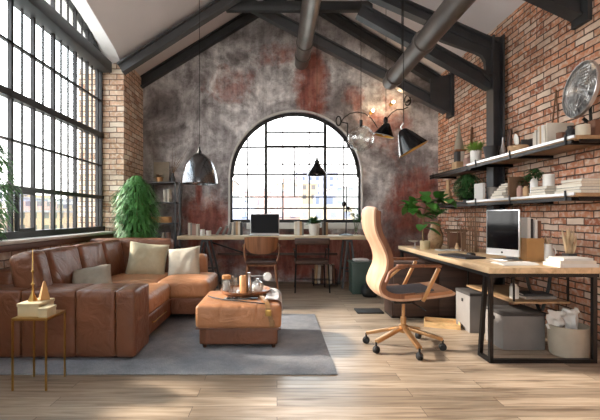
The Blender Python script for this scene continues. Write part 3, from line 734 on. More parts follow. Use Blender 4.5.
cylthing('small_jar', 'small clear jar between the silver post and the lidded bowl', 'jar', ov(252, 3.62), 3.62, TZ, .018, .05, 'clear')
# tablet and cloth and strap on the ottoman
t = thing('tablet_book', 'thin black tablet in a pale folder on the ottoman, in front of the tray', 'tablet', (-.31, 3.52, OT))
MB().box(-.47, -.24, 3.50, 3.585, OT - .002, OT + .006).build('folder', 'greyc', t, bevel=.002)
MB().box(-.445, -.17, 3.505, 3.59, OT + .006, OT + .013).build('tablet', 'screen', t, bevel=.002)
# folded cloth over the right back corner
mb = MB(); n = 14; rows = []
for i in range(n + 1):
    u = i / n; row = []
    for j in range(13):
        v = j / 12; x = -.105 + .165 * v + .01 * math.sin(5 * u); y = 3.47 + .50 * u
        z = OT + .012 + .003 * math.sin(9 * v + 4 * u)
        if v > .68: q = (v - .68) / .32; x = .036 + .012 * math.sin(q * 1.5); z = OT + .006 - q * (.10 + .04 * u)
        row.append(mb.bm.verts.new((x, y, z)))
    rows.append(row)
for a, b in zip(rows, rows[1:]):
    for j in range(12): mb.bm.faces.new((a[j], a[j + 1], b[j + 1], b[j]))
mb.build('folded_cloth', 'cloth', loc=(-.03, 3.7, OT), label='pale grey cloth hanging over the right edge of the ottoman', cat='cloth', solid=.006)
t = thing('strap', 'tan leather strap with buckle lying over the front edge of the ottoman', 'strap', (-.08, 3.4, OT))
path = [Vector(p) for p in ((-.145, 3.64, OT + .012), (-.125, 3.54, OT + .012), (-.10, 3.44, OT + .010), (-.085, 3.37, OT + .0), (-.075, 3.325, OT - .035), (-.06, 3.322, OT - .09), (-.045, 3.322, OT - .15))]
mb = MB(); rows = []
for i, p in enumerate(path):
    d = (path[min(i + 1, len(path) - 1)] - path[max(i - 1, 0)]); sd = Vector((0.02, 0, 0)); nrm = d.cross(sd).normalized() * .003
    rows.append([mb.bm.verts.new(q) for q in (p - sd + nrm, p + sd + nrm, p + sd - nrm, p - sd - nrm)])
for a, b in zip(rows, rows[1:]):
    for k in range(4): mb.bm.faces.new((a[k], a[(k + 1) % 4], b[(k + 1) % 4], b[k]))
mb.bm.faces.new(rows[0]); mb.bm.faces.new(rows[-1][::-1]); bnd = mb.build('band', 'strap', t)
MB().box(-.098, -.046, 3.314, 3.326, OT - .10, OT - .045).build('buckle', 'gold', bnd, bevel=.003)
MB().box(-.062, -.022, 3.305, 3.322, OT - .185, OT - .13).build('tip', 'strap', bnd, bevel=.004)
mb = MB().tube([(-.63, 3.66, OT + .002), (-.56, 3.55, OT + .008), (-.44, 3.455, OT + .008), (-.30, 3.405, OT + .006), (-.19, 3.375, OT + .002), (-.10, 3.352, OT - .003)], .0055, 8); mb.build('cord', 'cord', t)

# ================================================================ SIDE TABLE
x0, x1, y0, y1, zt = -1.715, -1.487, 2.58, 2.82, .47
t = thing('side_table', 'small brass wire side table with tray top in front of the sofa arm', 'side table', ((x0 + x1) / 2, (y0 + y1) / 2, 0))
MB().box(x0, x1, y0, y1, zt - .018, zt).build('tabletop', 'gold', t, bevel=.002)
for x in (x0 + .006, x1 - .006):
    for y in (y0 + .006, y1 - .006): MB().box(x - .005, x + .005, y - .005, y + .005, 0, zt - .018).build('leg', 'gold', t)
t = thing('card_box', 'larger cream lidded box at the back of the brass side table', 'box', (-1.62, 2.70, zt))
MB().box(-1.70, -1.56, 2.62, 2.80, zt, zt + .065).build('box', 'cream', t, bevel=.002)
MB().box(-1.704, -1.556, 2.616, 2.804, zt + .065, zt + .086).build('lid', 'cream', t, bevel=.002)
t = thing('card_box', 'smaller cream lidded box at the front right of the brass side table', 'box', (-1.52, 2.63, zt))
MB().box(-1.548, -1.49, 2.595, 2.70, zt, zt + .045).build('box', 'cream', t, bevel=.002)
MB().box(-1.550, -1.488, 2.593, 2.702, zt + .045, zt + .062).build('lid', 'cream', t, bevel=.002)
x, y, z = -1.655, 2.71, zt + .086
MB().lathe([(0, 0), (.030, 0), (.028, .008), (.009, .05), (.005, .10), (.011, .112), (.005, .124), (.005, .19), (.010, .20), (.004, .21), (.002, .35), (0, .355)], (x, y, z), 16).build('spire_ornament', 'gold', loc=(x, y, z), label='slim gold spire ornament on the larger cream box', cat='ornament')
x, y = -1.60, 2.75
MB().lathe([(0, 0), (.042, 0), (.034, .03), (.010, .12), (0, .13)], (x, y, z), 4).build('pyramid_ornament', 'kraft', loc=(x, y, z), label='small tan pyramid ornament beside the gold spire', cat='ornament')

# ================================================================ TASK CHAIR
CX, CY = 1.09, 3.45
t = thing('office_chair', 'high-backed bent wood office chair on a five-star castor base, side on, at the right desk', 'office chair', (CX, CY, 0))
hub = Vector((CX, CY, .17))
for a in (162, 210, 275, 343, 48):
    d = Vector((math.cos(R(a)), math.sin(R(a)), 0)); e = hub + d * .315; e.z = .095
    mb = MB(); mb.bar(hub + d * .02, e, .042, .028); lg = mb.build('leg', 'copper', t, bevel=.006)
    c = MB(); sd = Vector((-d.y, d.x, 0))
    c.cyl(e + Vector((0, 0, -.005)), e + Vector((0, 0, -.045)), .008); 
    w_ = e.copy(); w_.z = .031
    c.lathe([(0, -.022), (.022, -.022), (.031, -.012), (.031, .012), (.022, .022), (0, .022)], w_, 20, Vector((0, 0, 1)).rotation_difference(sd).to_matrix().to_4x4())
    c.build('castor', 'blackr', lg)
MB().lathe([(0, .13), (.038, .13), (.042, .15), (.04, .19), (.024, .20), (.024, .26), (0, .26)], (CX, CY, 0)).build('hub', 'copper', t)
MB().cyl((CX, CY, .25), (CX, CY, .40), .014, seg=16).build('gas_lift', 'copper', t)
MB().box(CX - .10, CX + .08, CY - .07, CY + .07, .385, .42).build('mechanism', 'blackp', t, bevel=.01)
MB().tube([(CX + .04, CY - .06, .40), (CX + .08, CY - .16, .385), (CX + .12, CY - .2, .36)], .006, 8).build('lever', 'blackp', t)
# continuous shell profile in XZ
prof = [(1.46, .500), (1.43, .472), (1.30, .452), (1.12, .432), (.99, .424), (.89, .44), (.82, .49), (.80, .56), (.825, .64), (.855, .71), (.86, .78), (.835, .86), (.79, .95), (.765, 1.03), (.758, 1.12), (.765, 1.19), (.785, 1.215)]
P3 = []
for i in range(len(prof) - 1):
    for k in range(4):
        u = k / 4; p0 = prof[max(0, i - 1)]; p1 = prof[i]; p2 = prof[i + 1]; p3 = prof[min(len(prof) - 1, i + 2)]
        P3.append(tuple(.5 * ((2 * p1[j]) + (-p0[j] + p2[j]) * u + (2 * p0[j] - 5 * p1[j] + 4 * p2[j] - p3[j]) * u * u + (-p0[j] + 3 * p1[j] - 3 * p2[j] + p3[j]) * u ** 3) for j in (0, 1)))
P3.append(prof[-1])
def shell(off0, off1, hw, a=0, b=None, curve=.0):
    mb = MB(); pts = P3[a:b]; rows = []; n = len(pts)
    for i, p in enumerate(pts):
        q = pts[min(i + 1, n - 1)]; o = pts[max(i - 1, 0)]; d = Vector((q[0] - o[0], q[1] - o[1])).normalized(); nr = Vector((d.y, -d.x))   # inward (towards the sitter)
        h = hw
        t_ = i / (n - 1); h = hw * (1 - .04 * abs(2 * t_ - 1) ** 8)
        row = []
        for off in (off0, off1):
            for k in range(7):
                v = k / 6 * 2 - 1; bend = curve * v * v
                row.append(mb.bm.verts.new((p[0] + nr.x * (off + bend), CY + v * h, p[1] + nr.y * (off + bend))))
        rows.append(row)
    for A, B in zip(rows, rows[1:]):
        for k in range(6):
            mb.bm.faces.new((A[k], A[k + 1], B[k + 1], B[k])); mb.bm.faces.new((A[7 + k], B[7 + k], B[8 + k], A[8 + k]))
        mb.bm.faces.new((A[0], B[0], B[7], A[7])); mb.bm.faces.new((A[6], A[13], B[13], B[6]))
    for A in (rows[0], rows[-1]):
        for k in range(6): mb.bm.faces.new((A[k], A[k + 1], A[8 + k], A[7 + k]))
    return mb
shell(0, .016, .235, curve=.02).build('shell', 'ply', t)
shell(.017, .058, .232, 12, None, .02).build('back_pad', 'plyd', t)
shell(.017, .062, .228, 2, 22, .0).build('seat_cushion', 'tan', t)
shell(.063, .074, .17, 8, 24, .0).build('seat_pad', 'seatf', t)
for sg, yy in ((-1, CY - .265), (1, CY + .265)):
    mb = MB().tube([(.87, yy, .60), (.90, yy, .68), (.95, yy, .715), (1.02, yy, .722)], .014, 10); mb.build('arm_bracket', 'plyd', t)
    MB().bar((1.29, yy, .715), (1.16, yy, .45), .022, .03).build('arm_strut', 'copper', t, bevel=.006)
    MB().soft((1.13, yy, .732), (.36, .05, .026), .012, div=6).build('armrest', 'plyd', t)
    MB().bar((.89, yy, .64), (1.0, yy, .735), .02, .022).build('arm_brace', 'copper', t, bevel=.004)
    MB().bar((1.17, yy + sg * .0, .46), (1.15, CY + sg * .12, .425), .022, .014).build('arm_mount', 'blackp', t)

# ================================================================ RIGHT DESK
X0, X1, Y0, Y1, DZ = 1.615, 2.48, 3.05, 5.33, .735
t = thing('work_desk', 'long light oak desk on a black steel frame along the right brick wall', 'desk', ((X0 + X1) / 2, 4.0, 0))
MB().box(X0, X1, Y0, Y1 - .62, DZ - .045, DZ).box(X0, 2.48, Y1 - .62, Y1, DZ - .045, DZ).build('tabletop', 'oak', t, bevel=.003)
MB().box(X0 + .01, X1 - .01, Y0 + .015, Y1 - .015, DZ - .075, DZ - .046).build('apron', 'blackp', t)
fz = DZ - .07
for yy, y2 in ((3.08, 3.24), (5.28, 5.12)):
    f = MB().bar((X0 + .03, yy, .015), (2.44, yy, .015), .03, .03).build('frame_foot', 'blackp', t)
    MB().bar((X0 + .03, yy, .0), (X0 + .03, yy, fz), .028, .03, (0, 1, 0)).build('leg', 'blackp', t)
    MB().bar((X0 + .03, y2, .0), (X0 + .02, (yy * 2 + y2) / 3, fz), .028, .03, (0, 1, 0)).build('leg', 'blackp', t)
    MB().bar((2.44, yy, .0), (2.44, yy, fz), .03, .03, (0, 1, 0)).build('leg', 'blackp', t)
    MB().bar((X0 + .03, yy, .015), (X0 + .03, y2, .015), .028, .028).build('foot_tie', 'blackp', t)
for xa, xb in ((2.17, 2.30), (2.40, 2.32)):
    MB().tube([(xa, 3.5, fz), (xa + (xb - xa) * .3, 3.5, .5), (xb, 3.5, .30)], .014, 8).build('brace', 'blackp', t)
sh = MB().box(1.95, 2.42, 3.30, 4.12, .405, .423).build('hanging_shelf', 'shelfw', t, bevel=.002)
MB().box(1.955, 1.967, 3.305, 3.317, .42, fz).build('shelf_rod', 'blackp', t)
MB().box(1.955, 1.967, 4.10, 4.112, .42, fz).build('shelf_rod', 'blackp', t)
MB().box(2.403, 2.415, 4.10, 4.112, .42, fz).build('shelf_rod', 'blackp', t)
MB().box(2.403, 2.415, 3.305, 3.317, .42, fz).build('shelf_rod', 'blackp', t)
# under it
def lidbox(x0, x1, y0, y1, h, label):
    t = thing('storage_box', label, 'storage box', ((x0 + x1) / 2, (y0 + y1) / 2, 0))
    _b = MB().box(x0, x1, y0, y1, 0, h - .03)
    bx_ = _b.build('box', 'felt', t, bevel=.004)
    MB().box(x0 - .004, x1 + .004, y0 - .004, y1 + .004, h - .03, h).build('lid', 'feltt', t, bevel=.003)
    MB().box(x0 - .006, x0, (y0 + y1) / 2 - .015, (y0 + y1) / 2 + .015, h * .72, h * .72 + .03).build('finger_hole', 'blackr', bx_)
lidbox(1.905, 2.26, 3.37, 3.66, .315, 'grey storage box with dark lid, the nearer of the two under the desk')
lidbox(1.86, 2.24, 3.86, 4.16, .385, 'taller pale grey storage box behind the dark-lidded one under the desk')
x, y = 2.36, 3.24
t = thing('waste_pot', 'round pale concrete pot holding crumpled white paper under the desk', 'pot', (x, y, 0))
MB().lathe([(0, 0), (.115, 0), (.132, .015), (.142, .12), (.144, .25), (.134, .25), (.130, .05), (0, .04)], (x, y, 0), 40).build('pot', 'pot', t)
def crumple(c, w, h, ry, sd, label):
    mb = MB(); n = 8; g = []
    for i in range(n + 1):
        row = []
        for j in range(n + 1):
            u = i / n - .5; v = j / n - .5; nn = mnoise.noise(Vector((u * 4, v * 4, sd)))
            p = Vector((u * w * (1 - .25 * (v < 0) * abs(v) * 2), nn * .05 + .03 * u * u, v * h + nn * .015))
            row.append(mb.bm.verts.new(Vector(c) + Matrix.Rotation(R(ry), 3, 'Y') @ p))
        g.append(row)
    for a, b in zip(g, g[1:]):
        for j in range(n): mb.bm.faces.new((a[j], a[j + 1], b[j + 1], b[j]))
    return mb.build('crumpled_paper', 'paper', loc=c, label=label, cat='paper', group='papers in the concrete pot', solid=.003, angle=80)
crumple((2.262, 3.24, .285), .15, .15, 6, 2, 'left white crumpled sheet sticking out of the concrete pot')
crumple((2.395, 3.25, .285), .12, .18, -4, 7, 'right white crumpled sheet sticking out of the concrete pot')
x, y = 2.04, 3.44
t = thing('storage_jar', 'white lidded jar on the shelf hanging under the right desk', 'jar', (x, y, .423))
MB().lathe([(0, 0), (.034, 0), (.036, .01), (.036, .095), (.028, .105), (0, .105)], (x, y, .423)).build('jar', 'potw', t)
MB().lathe([(0, .105), (.03, .105), (.03, .125), (0, .125)], (x, y, .423)).build('lid', 'silver', t)

# ---------------------------------------------------------------- books
def book(loc, w, d, h, m, label, group, rz=0, flat=False, lean=0, name='book', cat='book', rot=None):
    """upright book: w thick along x, d deep along y, h high; spine towards -y (or towards local -y turned by rz)"""
    t = thing(name, label, cat, (0, 0, 0), group)
    c = min(.003, w * .15)
    mb = MB().box(-w / 2, -w / 2 + c, 0, d, 0, h).box(w / 2 - c, w / 2, 0, d, 0, h).box(-w / 2, w / 2, -c, 0, 0, h)
    mb.build('cover', m, t)
    MB().box(-w / 2 + c, w / 2 - c, 0.0005, d - .004, .003, h - .003).build('pages', 'page', t)
    BASE[t.name] = Vector(loc)
    t.location = loc
    if flat: t.rotation_mode = 'QUATERNION'; t.rotation_quaternion = (Matrix.Rotation(rz, 3, 'Z') @ Matrix.Rotation(R(90), 3, 'Y')).to_quaternion(); t.location = (loc[0], loc[1], loc[2] + w / 2)
    else: t.rotation_euler = (0, lean, rz)
    return t
ORD = ['first', 'second', 'third', 'fourth', 'fifth', 'sixth', 'seventh', 'eighth', 'ninth']
CN = dict(bonec='bone white', greyc='grey', darkc='charcoal', tanc='tan', brownc='brown', pinkc='dusty rose', paper='white', kraft='kraft', linen3='taupe')
def stack(x, y, z, specs, where, group, rz0=0):
    """flat books one on another; specs: (thickness, depth, height, material, turn, dx)"""
    n = len(specs)
    for i, (w, d, h, m, rz, dx) in enumerate(specs):
        a = rz0 + R(rz); pos = 'lowest' if i == 0 else ('topmost' if i == n - 1 else ORD[i] + ' from the bottom')
        ux = Vector((math.cos(a), math.sin(a), 0)); uy = Vector((-math.sin(a), math.cos(a), 0))
        p = Vector((x, y, z)) - ux * h / 2 - uy * d / 2 + Vector((dx, 0, 0))
        book(tuple(p), w, d, h, m, '%s book %s, %s' % (CN[m], where, pos), group, a, True)
        z += w + .0006
def row(x, y, z, specs, where, group, axis='x', face=0, gap=.001, pick=None):
    """upright books side by side along +x (spines to -y) or along y on the right wall (spines to -x)"""
    n = len(specs)
    for i, sp_ in enumerate(specs):
        w, d, h, m = sp_[:4]; ln = R(sp_[4]) if len(sp_) > 4 else 0
        pos = ORD[i] + ' from the left'
        lab = '%s book %s, %s' % (CN[m], where, pos)
        if axis == 'x':
            x += w / 2 + abs(math.sin(ln)) * h * .5; book((x, y, z), w, d, h, m, lab, group, face, lean=ln); x += w / 2 + gap + abs(math.sin(ln)) * h * .5
        else:
            y -= w / 2; book((x, y, z), w, d, h, m, lab, group, -math.pi / 2, lean=ln); y -= w / 2 + gap
g = 'books on the hanging shelf under the desk'
stack(2.24, 3.50, .423, [(.022, .2, .27, 'greyc', 4, 0), (.016, .17, .24, 'darkc', -6, 0)], 'flat on the shelf under the desk', g, R(0))

# ================================================================ ON THE RIGHT DESK
# monitor: left edge farther, right edge nearer
ML = Vector((1.955, 3.735, 0)); MR = Vector((2.08, 3.43, 0)); mc = (ML + MR) / 2; wd = (MR - ML).length; ang = math.atan2(MR.y - ML.y, MR.x - ML.x)
t = thing('desktop_computer', 'silver all-in-one desktop computer with black screen on the right desk', 'computer', (mc.x, mc.y, DZ))
Tm = Matrix.Translation((mc.x, mc.y, 0)) @ Matrix.Rotation(ang, 4, 'Z')
ztop, zb = 1.187, .775
bd = MB().box(-wd / 2, wd / 2, -.001, .014, zb, ztop, Tm).build('body', 'silver', t, bevel=.004)
MB().box(-wd / 2 + .010, wd / 2 - .010, -.004, -.0012, zb + .062, ztop - .010, Tm).build('screen', 'screen', bd)
MB().box(-wd / 2 + .002, wd / 2 - .002, -.0035, -.0012, zb + .002, zb + .058, Tm).build('chin', 'silver', bd)
MB().lathe([(0, 0), (.010, 0), (.010, .001), (0, .001)], Tm @ Vector((0, -.0037, zb + .03)), 16, Tm.to_3x3().to_4x4() @ Matrix.Rotation(R(90), 4, 'X')).build('logo', 'blackp', bd)
mb = MB(); mb._faces([Tm @ Vector(v) for v in ((-.05, .02, zb + .12), (.05, .02, zb + .12), (.06, .13, DZ + .008), (-.06, .13, DZ + .008), (-.05, .028, zb + .12), (.05, .028, zb + .12), (.06, .14, DZ + .008), (-.06, .14, DZ + .008))], [(0, 1, 2, 3), (7, 6, 5, 4), (0, 4, 5, 1), (3, 2, 6, 7), (1, 5, 6, 2), (0, 3, 7, 4)])
mb.build('stand', 'silver', t)
MB().box(-.09, .09, -.05, .14, DZ, DZ + .008, Tm).build('foot', 'silver', t, bevel=.003)
# closed laptop / tablet, mouse
t = thing('closed_laptop', 'closed slate-grey laptop lying on the right desk left of the computer', 'laptop', (1.80, 3.92, DZ))
Tm = Matrix.Translation((1.765, 3.84, DZ)) @ Matrix.Rotation(R(14), 4, 'Z')
MB().box(-.11, .11, -.20, .20, .003, .012, Tm).build('base', 'laptop', t, bevel=.003)
MB().box(-.11, .11, -.20, .20, .0125, .018, Tm).build('lid', 'laptop', t, bevel=.002)
x, y = 1.93, 3.98
MB().soft((x, y, DZ + .014), (.055, .10, .026), .012, (0, 0, .006), div=6).build('computer_mouse', 'blackp', loc=(x, y, DZ), label='black mouse beside the closed laptop', cat='mouse')
# open white magazine near the front
t = thing('open_magazine', 'open white magazine lying at the front of the right desk', 'magazine', (1.94, 3.26, DZ))
for sg in (-1, 1):
    mb = MB(); rows = []
    for i in range(9):
        u = i / 8; z = DZ + .004 + .016 * math.sin(math.pi * (.15 + .85 * u)) * (1 - .5 * u); yy = 3.28 + sg * (.004 + .10 * u)
        rows.append([mb.bm.verts.new((xx, yy + .10 * (xx - 1.94), zz)) for xx, zz in ((1.80, z), (2.10, z), (2.10, DZ + .001), (1.80, DZ + .001))])
    for a, b in zip(rows, rows[1:]):
        for k in range(4): mb.bm.faces.new((a[k], a[(k + 1) % 4], b[(k + 1) % 4], b[k]))
    mb.bm.faces.new(rows[0]); mb.bm.faces.new(rows[-1][::-1]); mb.build('page_block', 'paper', t)
stack(2.315, 3.16, DZ, [(.026, .19, .31, 'paper', 2, 0), (.024, .18, .27, 'bonec', -2, -.0), (.018, .16, .24, 'paper', 3, 0)], 'lying at the near end of the right desk', 'white books at the front of the desk', 0)
# square dark pot with dried grass on the stack's far side
x, y = 2.42, 3.31
t = thing('dried_grass_pot', 'dark square pot with pale dried grass behind the white books', 'plant', (x, y, DZ))
MB().box(x - .035, x + .035, y - .035, y + .035, DZ, DZ + .085, taper=-.003).build('pot', 'potd', t, bevel=.004)
rg = random.Random(5); mb = MB()
for i in range(46):
    a = rg.uniform(0, 6.28); tl = rg.uniform(.0, .30); L_ = rg.uniform(.12, .25)
    mb.leaf((x + rg.uniform(-.02, .02), y + rg.uniform(-.02, .02), DZ + .075), (math.cos(a) * tl, math.sin(a) * tl, 1), L_, .022, (math.sin(a), -math.cos(a), 0), .05)
mb.build('dried_leaves', 'dry', t, solid=.001)
x, y = 2.38, 3.52
t = thing('dried_bunch_jug', 'white jug with dried stems between the kraft file and the dark square pot', 'jug', (x, y, DZ))
MB().lathe([(0, 0), (.045, 0), (.055, .03), (.05, .08), (.03, .13), (.034, .15), (.028, .15), (.02, .02), (0, .015)], (x, y, DZ)).build('jug', 'potw', t)
MB().tube([(x + .045, y, DZ + .04), (x + .075, y, DZ + .07), (x + .065, y, DZ + .11), (x + .03, y, DZ + .13)], .006, 8).build('handle', 'potw', t)
mb = MB()
for i in range(14):
    a = rg.uniform(0, 6.28); mb.leaf((x, y, DZ + .12), (math.cos(a) * .3, math.sin(a) * .3, 1), rg.uniform(.07, .13), .014, (math.sin(a), -math.cos(a), 0), .1)
mb.build('dried_leaves', 'dry', t, solid=.001)
cylthing('pen_cup', 'small brown cup beside the white jug on the right desk', 'cup', 2.435, 3.45, DZ, .026, .07, 'brownc')
# kraft magazine file with binders behind the computer
t = thing('magazine_file', 'tall kraft magazine file behind the right edge of the computer', 'magazine file', (2.25, 3.58, DZ))
MB().box(2.18, 2.33, 3.49, 3.50, DZ, DZ + .20).box(2.18, 2.19, 3.50, 3.68, DZ, DZ + .20).box(2.32, 2.33, 3.50, 3.68, DZ, DZ + .20).box(2.18, 2.33, 3.68, 3.69, DZ, DZ + .25).box(2.19, 2.32, 3.50, 3.68, DZ, DZ + .008).build('case', 'kraft', t)
g = 'binders in the kraft file'
for i, (m, w_) in enumerate((('paper', .032), ('darkc', .012), ('paper', .028), ('brownc', .028))):
    book((2.21 + i * .031, 3.51, DZ + .012), w_ * .9, .14, .37 - .01 * i, m, '%s binder in the kraft file, %s from the left' % (CN[m], ORD[i]), g, 0, name='binder', cat='binder')

# fig plant at the far end
x, y = ov(425, 4.78), 4.78
t = thing('potted_fig', 'leafy green fiddle-leaf fig in a cream pot at the far end of the right desk', 'potted plant', (x, y, DZ))
MB().lathe([(0, 0), (.05, 0), (.055, .01), (.058, .10), (.052, .10), (.048, .02), (0, .02)], (x, y, DZ)).build('pot', 'cream', t)
MB().lathe([(0, .08), (.05, .08), (.05, .088), (0, .09)], (x, y, DZ)).build('soil', 'soil', t)
MB().tube([(x - .02, y, DZ + .09), (x - .03, y, DZ + .25), (x - .01, y, DZ + .38), (x + .02, y - .02, DZ + .55)], [.012, .010, .009, .006], 8).tube([(x - .02, y, DZ + .34), (x - .10, y, DZ + .46), (x - .16, y, DZ + .52)], .006, 8).tube([(x, y, DZ + .42), (x + .12, y, DZ + .52), (x + .2, y, DZ + .58)], .006, 8).build('trunk', 'stem', t)
rg = random.Random(11); mb = MB()
for (cx, cz, k) in ((-.16, .50, 7), (.02, .58, 8), (.18, .58, 9), (-.05, .38, 6), (.10, .42, 5), (.24, .50, 5), (-.02, .28, 3)):
    for i in range(k):
        a = rg.uniform(0, 6.28); el = rg.uniform(-.3, .9)
        mb.leaf((x + cx + rg.uniform(-.03, .03), y + rg.uniform(-.06, .05), DZ + cz + rg.uniform(-.04, .04)), (math.cos(a) * math.cos(el), math.sin(a) * math.cos(el) * .8 - .3, math.sin(el)), rg.uniform(.16, .24), rg.uniform(.12, .16), droop=.3, n=6)
mb.build('foliage', 'leaf', t, angle=80)
x, y = ov(428, 4.95), 4.95
MB().lathe([(0, 0), (.06, 0), (.085, .06), (.09, .16), (.06, .24), (.055, .30), (.065, .33), (.055, .33), (.045, .25), (0, .24)], (x + .07, y - .06, DZ)).build('tall_vase', 'shelfw', loc=(x + .07, y - .06, DZ), label='tall ochre-brown vase behind the fig pot', cat='vase')
t = thing('small_dish_lamp', 'tiny grey dish lamp left of the fig pot on the right desk', 'lamp', (ov(415, 4.9), 4.9, DZ))
x, y = ov(415, 4.9), 4.9
MB().lathe([(0, 0), (.03, 0), (.03, .008), (.006, .012), (.006, .075), (0, .075)], (x, y, DZ)).build('stem', 'silver', t)
MB().lathe([(0, .072), (.055, .085), (.06, .095), (.05, .095), (0, .08)], (x - .02, y, DZ)).build('dish', 'silver', t)
# papers, picture frames, bundles of twigs
MB().box(1.83, 2.14, 4.52, 4.64, DZ, DZ + .012).build('paper_sheaf', 'paper', loc=(1.98, 4.58, DZ), label='long sheaf of white papers flat at the back of the right desk', cat='papers', bevel=.002)
t = thing('desk_organiser', 'dark brown wooden rack standing before the brick wall left of the computer', 'desk organiser', (2.13, 4.74, DZ))
for xx in (2.02, 2.21): MB().bar((xx, 4.70, DZ), (xx + .02, 4.76, DZ + .23), .022, .03, (0, 1, 0)).build('upright', 'twig', t)
MB().box(2.0, 2.25, 4.72, 4.79, DZ + .205, DZ + .235).build('top_rail', 'twig', t, bevel=.004)
MB().box(2.03, 2.22, 4.70, 4.715, DZ + .02, DZ + .20).build('panel', 'brownc', t, bevel=.003)
g = 'bundled twigs against the brick wall'
for i, (px, top, ln) in enumerate(((463, 222, -4), (468, 206, 3), (472, 214, -2), (477, 210, 4))):
    D = 4.45 - .03 * i; x = ov(px, D); h = EYE + (216 - top) * D / F - DZ
    rg = random.Random(i)
    mb = MB()
    for k in range(7):
        ox, oy = rg.uniform(-.018, .018), rg.uniform(-.02, .02)
        mb.tube([(x + ox, D + oy, DZ), (x + ox * 1.3, D + oy, DZ + h * .5), (x + ox * 2.1 + ln * .004, D + oy * 1.5, DZ + h * rg.uniform(.8, 1))], [.004, .0035, .002], 6)
    mb.build('twig_bundle', 'twig', loc=(x, D, DZ), label='bundle of brown twigs standing on the desk, %s from the left' % ORD[i], cat='twigs', group=g)
x, y = ov(457, 4.6), 4.6
t = thing('flower_vase', 'small vase with one white bloom before the wooden rack', 'vase', (x, y, DZ))
MB().lathe([(0, 0), (.022, 0), (.028, .03), (.012, .07), (.014, .085), (0, .085)], (x, y, DZ)).build('vase', 'tanc', t)
MB().tube([(x, y, DZ + .08), (x + .005, y, DZ + .25), (x, y, DZ + .36)], .003, 6).build('stalk', 'stem', t)
mb = MB()
for i in range(8): mb.leaf((x, y, DZ + .35), (math.cos(i * .785), math.sin(i * .785), .6), .045, .035, droop=.1)
mb.build('bloom', 'paper', t)

# things behind the chair
t = thing('low_cabinet', 'dark brown low cabinet on the floor under the far end of the right desk', 'cabinet', (1.8, 4.6, 0))
MB().box(1.27, 2.30, 4.42, 4.74, .02, .62).build('body', 'cabd', t, bevel=.004)
for xa, xb, xk in ((1.285, 1.78, 1.74), (1.79, 2.285, 1.83)):
    dr = MB().box(xa, xb, 4.405, 4.42, .04, .60).build('door', 'cabd', t, bevel=.003)
    MB().cyl((xk, 4.405, .34), (xk, 4.385, .34), .01).build('knob', 'gold', dr)
MB().box(1.27, 2.30, 4.43, 4.73, 0, .02).build('plinth', 'blackp', t)
MB().box(.93, 1.24, 4.62, 4.84, 0, .016).build('floor_pad', 'blackr', loc=(1.08, 4.7, 0), label='flat black pad on the floor left of the low cabinet', cat='pad', bevel=.003)
t = thing('wooden_tray', 'shallow pine tray on the floor left of the grey storage boxes', 'tray', (1.86, 4.3, 0))
Tm = Matrix.Translation((1.70, 4.13, 0)) @ Matrix.Rotation(R(-20), 4, 'Z')
MB().box(-.16, .16, -.11, .11, 0, .012, Tm).build('bottom', 'pine', t)
for a in ((-.16, .16, -.12, -.11), (-.16, .16, .11, .12), (-.17, -.16, -.12, .12), (.16, .17, -.12, .12)): MB().box(*a, 0, .05, Tm).build('side', 'pine', t)
# ================================================================ BACK DESK
BX0, BX1, BY0, BY1, BZ = -1.54, 1.40, 6.15, 6.72, .82
t = thing('trestle_desk', 'long cream-topped trestle desk under the arched window', 'desk', (0, 6.43, 0))
MB().box(BX0, BX1, BY0, BY1, BZ - .055, BZ).build('tabletop', 'oakx', t, bevel=.006)
for xc, sp_ in ((-1.13, .2), (1.13, .11)):
    for yy in (6.24, 6.62):
        for s_ in (-1, 1): MB().bar((xc + s_ * .03, yy, BZ - .055), (xc + s_ * sp_, yy, 0), .03, .035, (0, 1, 0)).build('trestle_leg', 'steel_l', t)
        MB().bar((xc - sp_ * .7, yy, .27), (xc + sp_ * .7, yy, .27), .02, .025).build('trestle_rung', 'steel_l', t)
    MB().bar((xc, 6.2, BZ - .075), (xc, 6.68, BZ - .075), .06, .04).build('trestle_top', 'steel_l', t)
MB().bar((-1.1, 6.62, .70), (-.55, 6.62, .52), .02, .025).build('brace', 'blackp', t)
MB().bar((-.98, 6.62, .50), (1.0, 6.62, .50), .02, .04).build('stretcher', 'darkw', t)
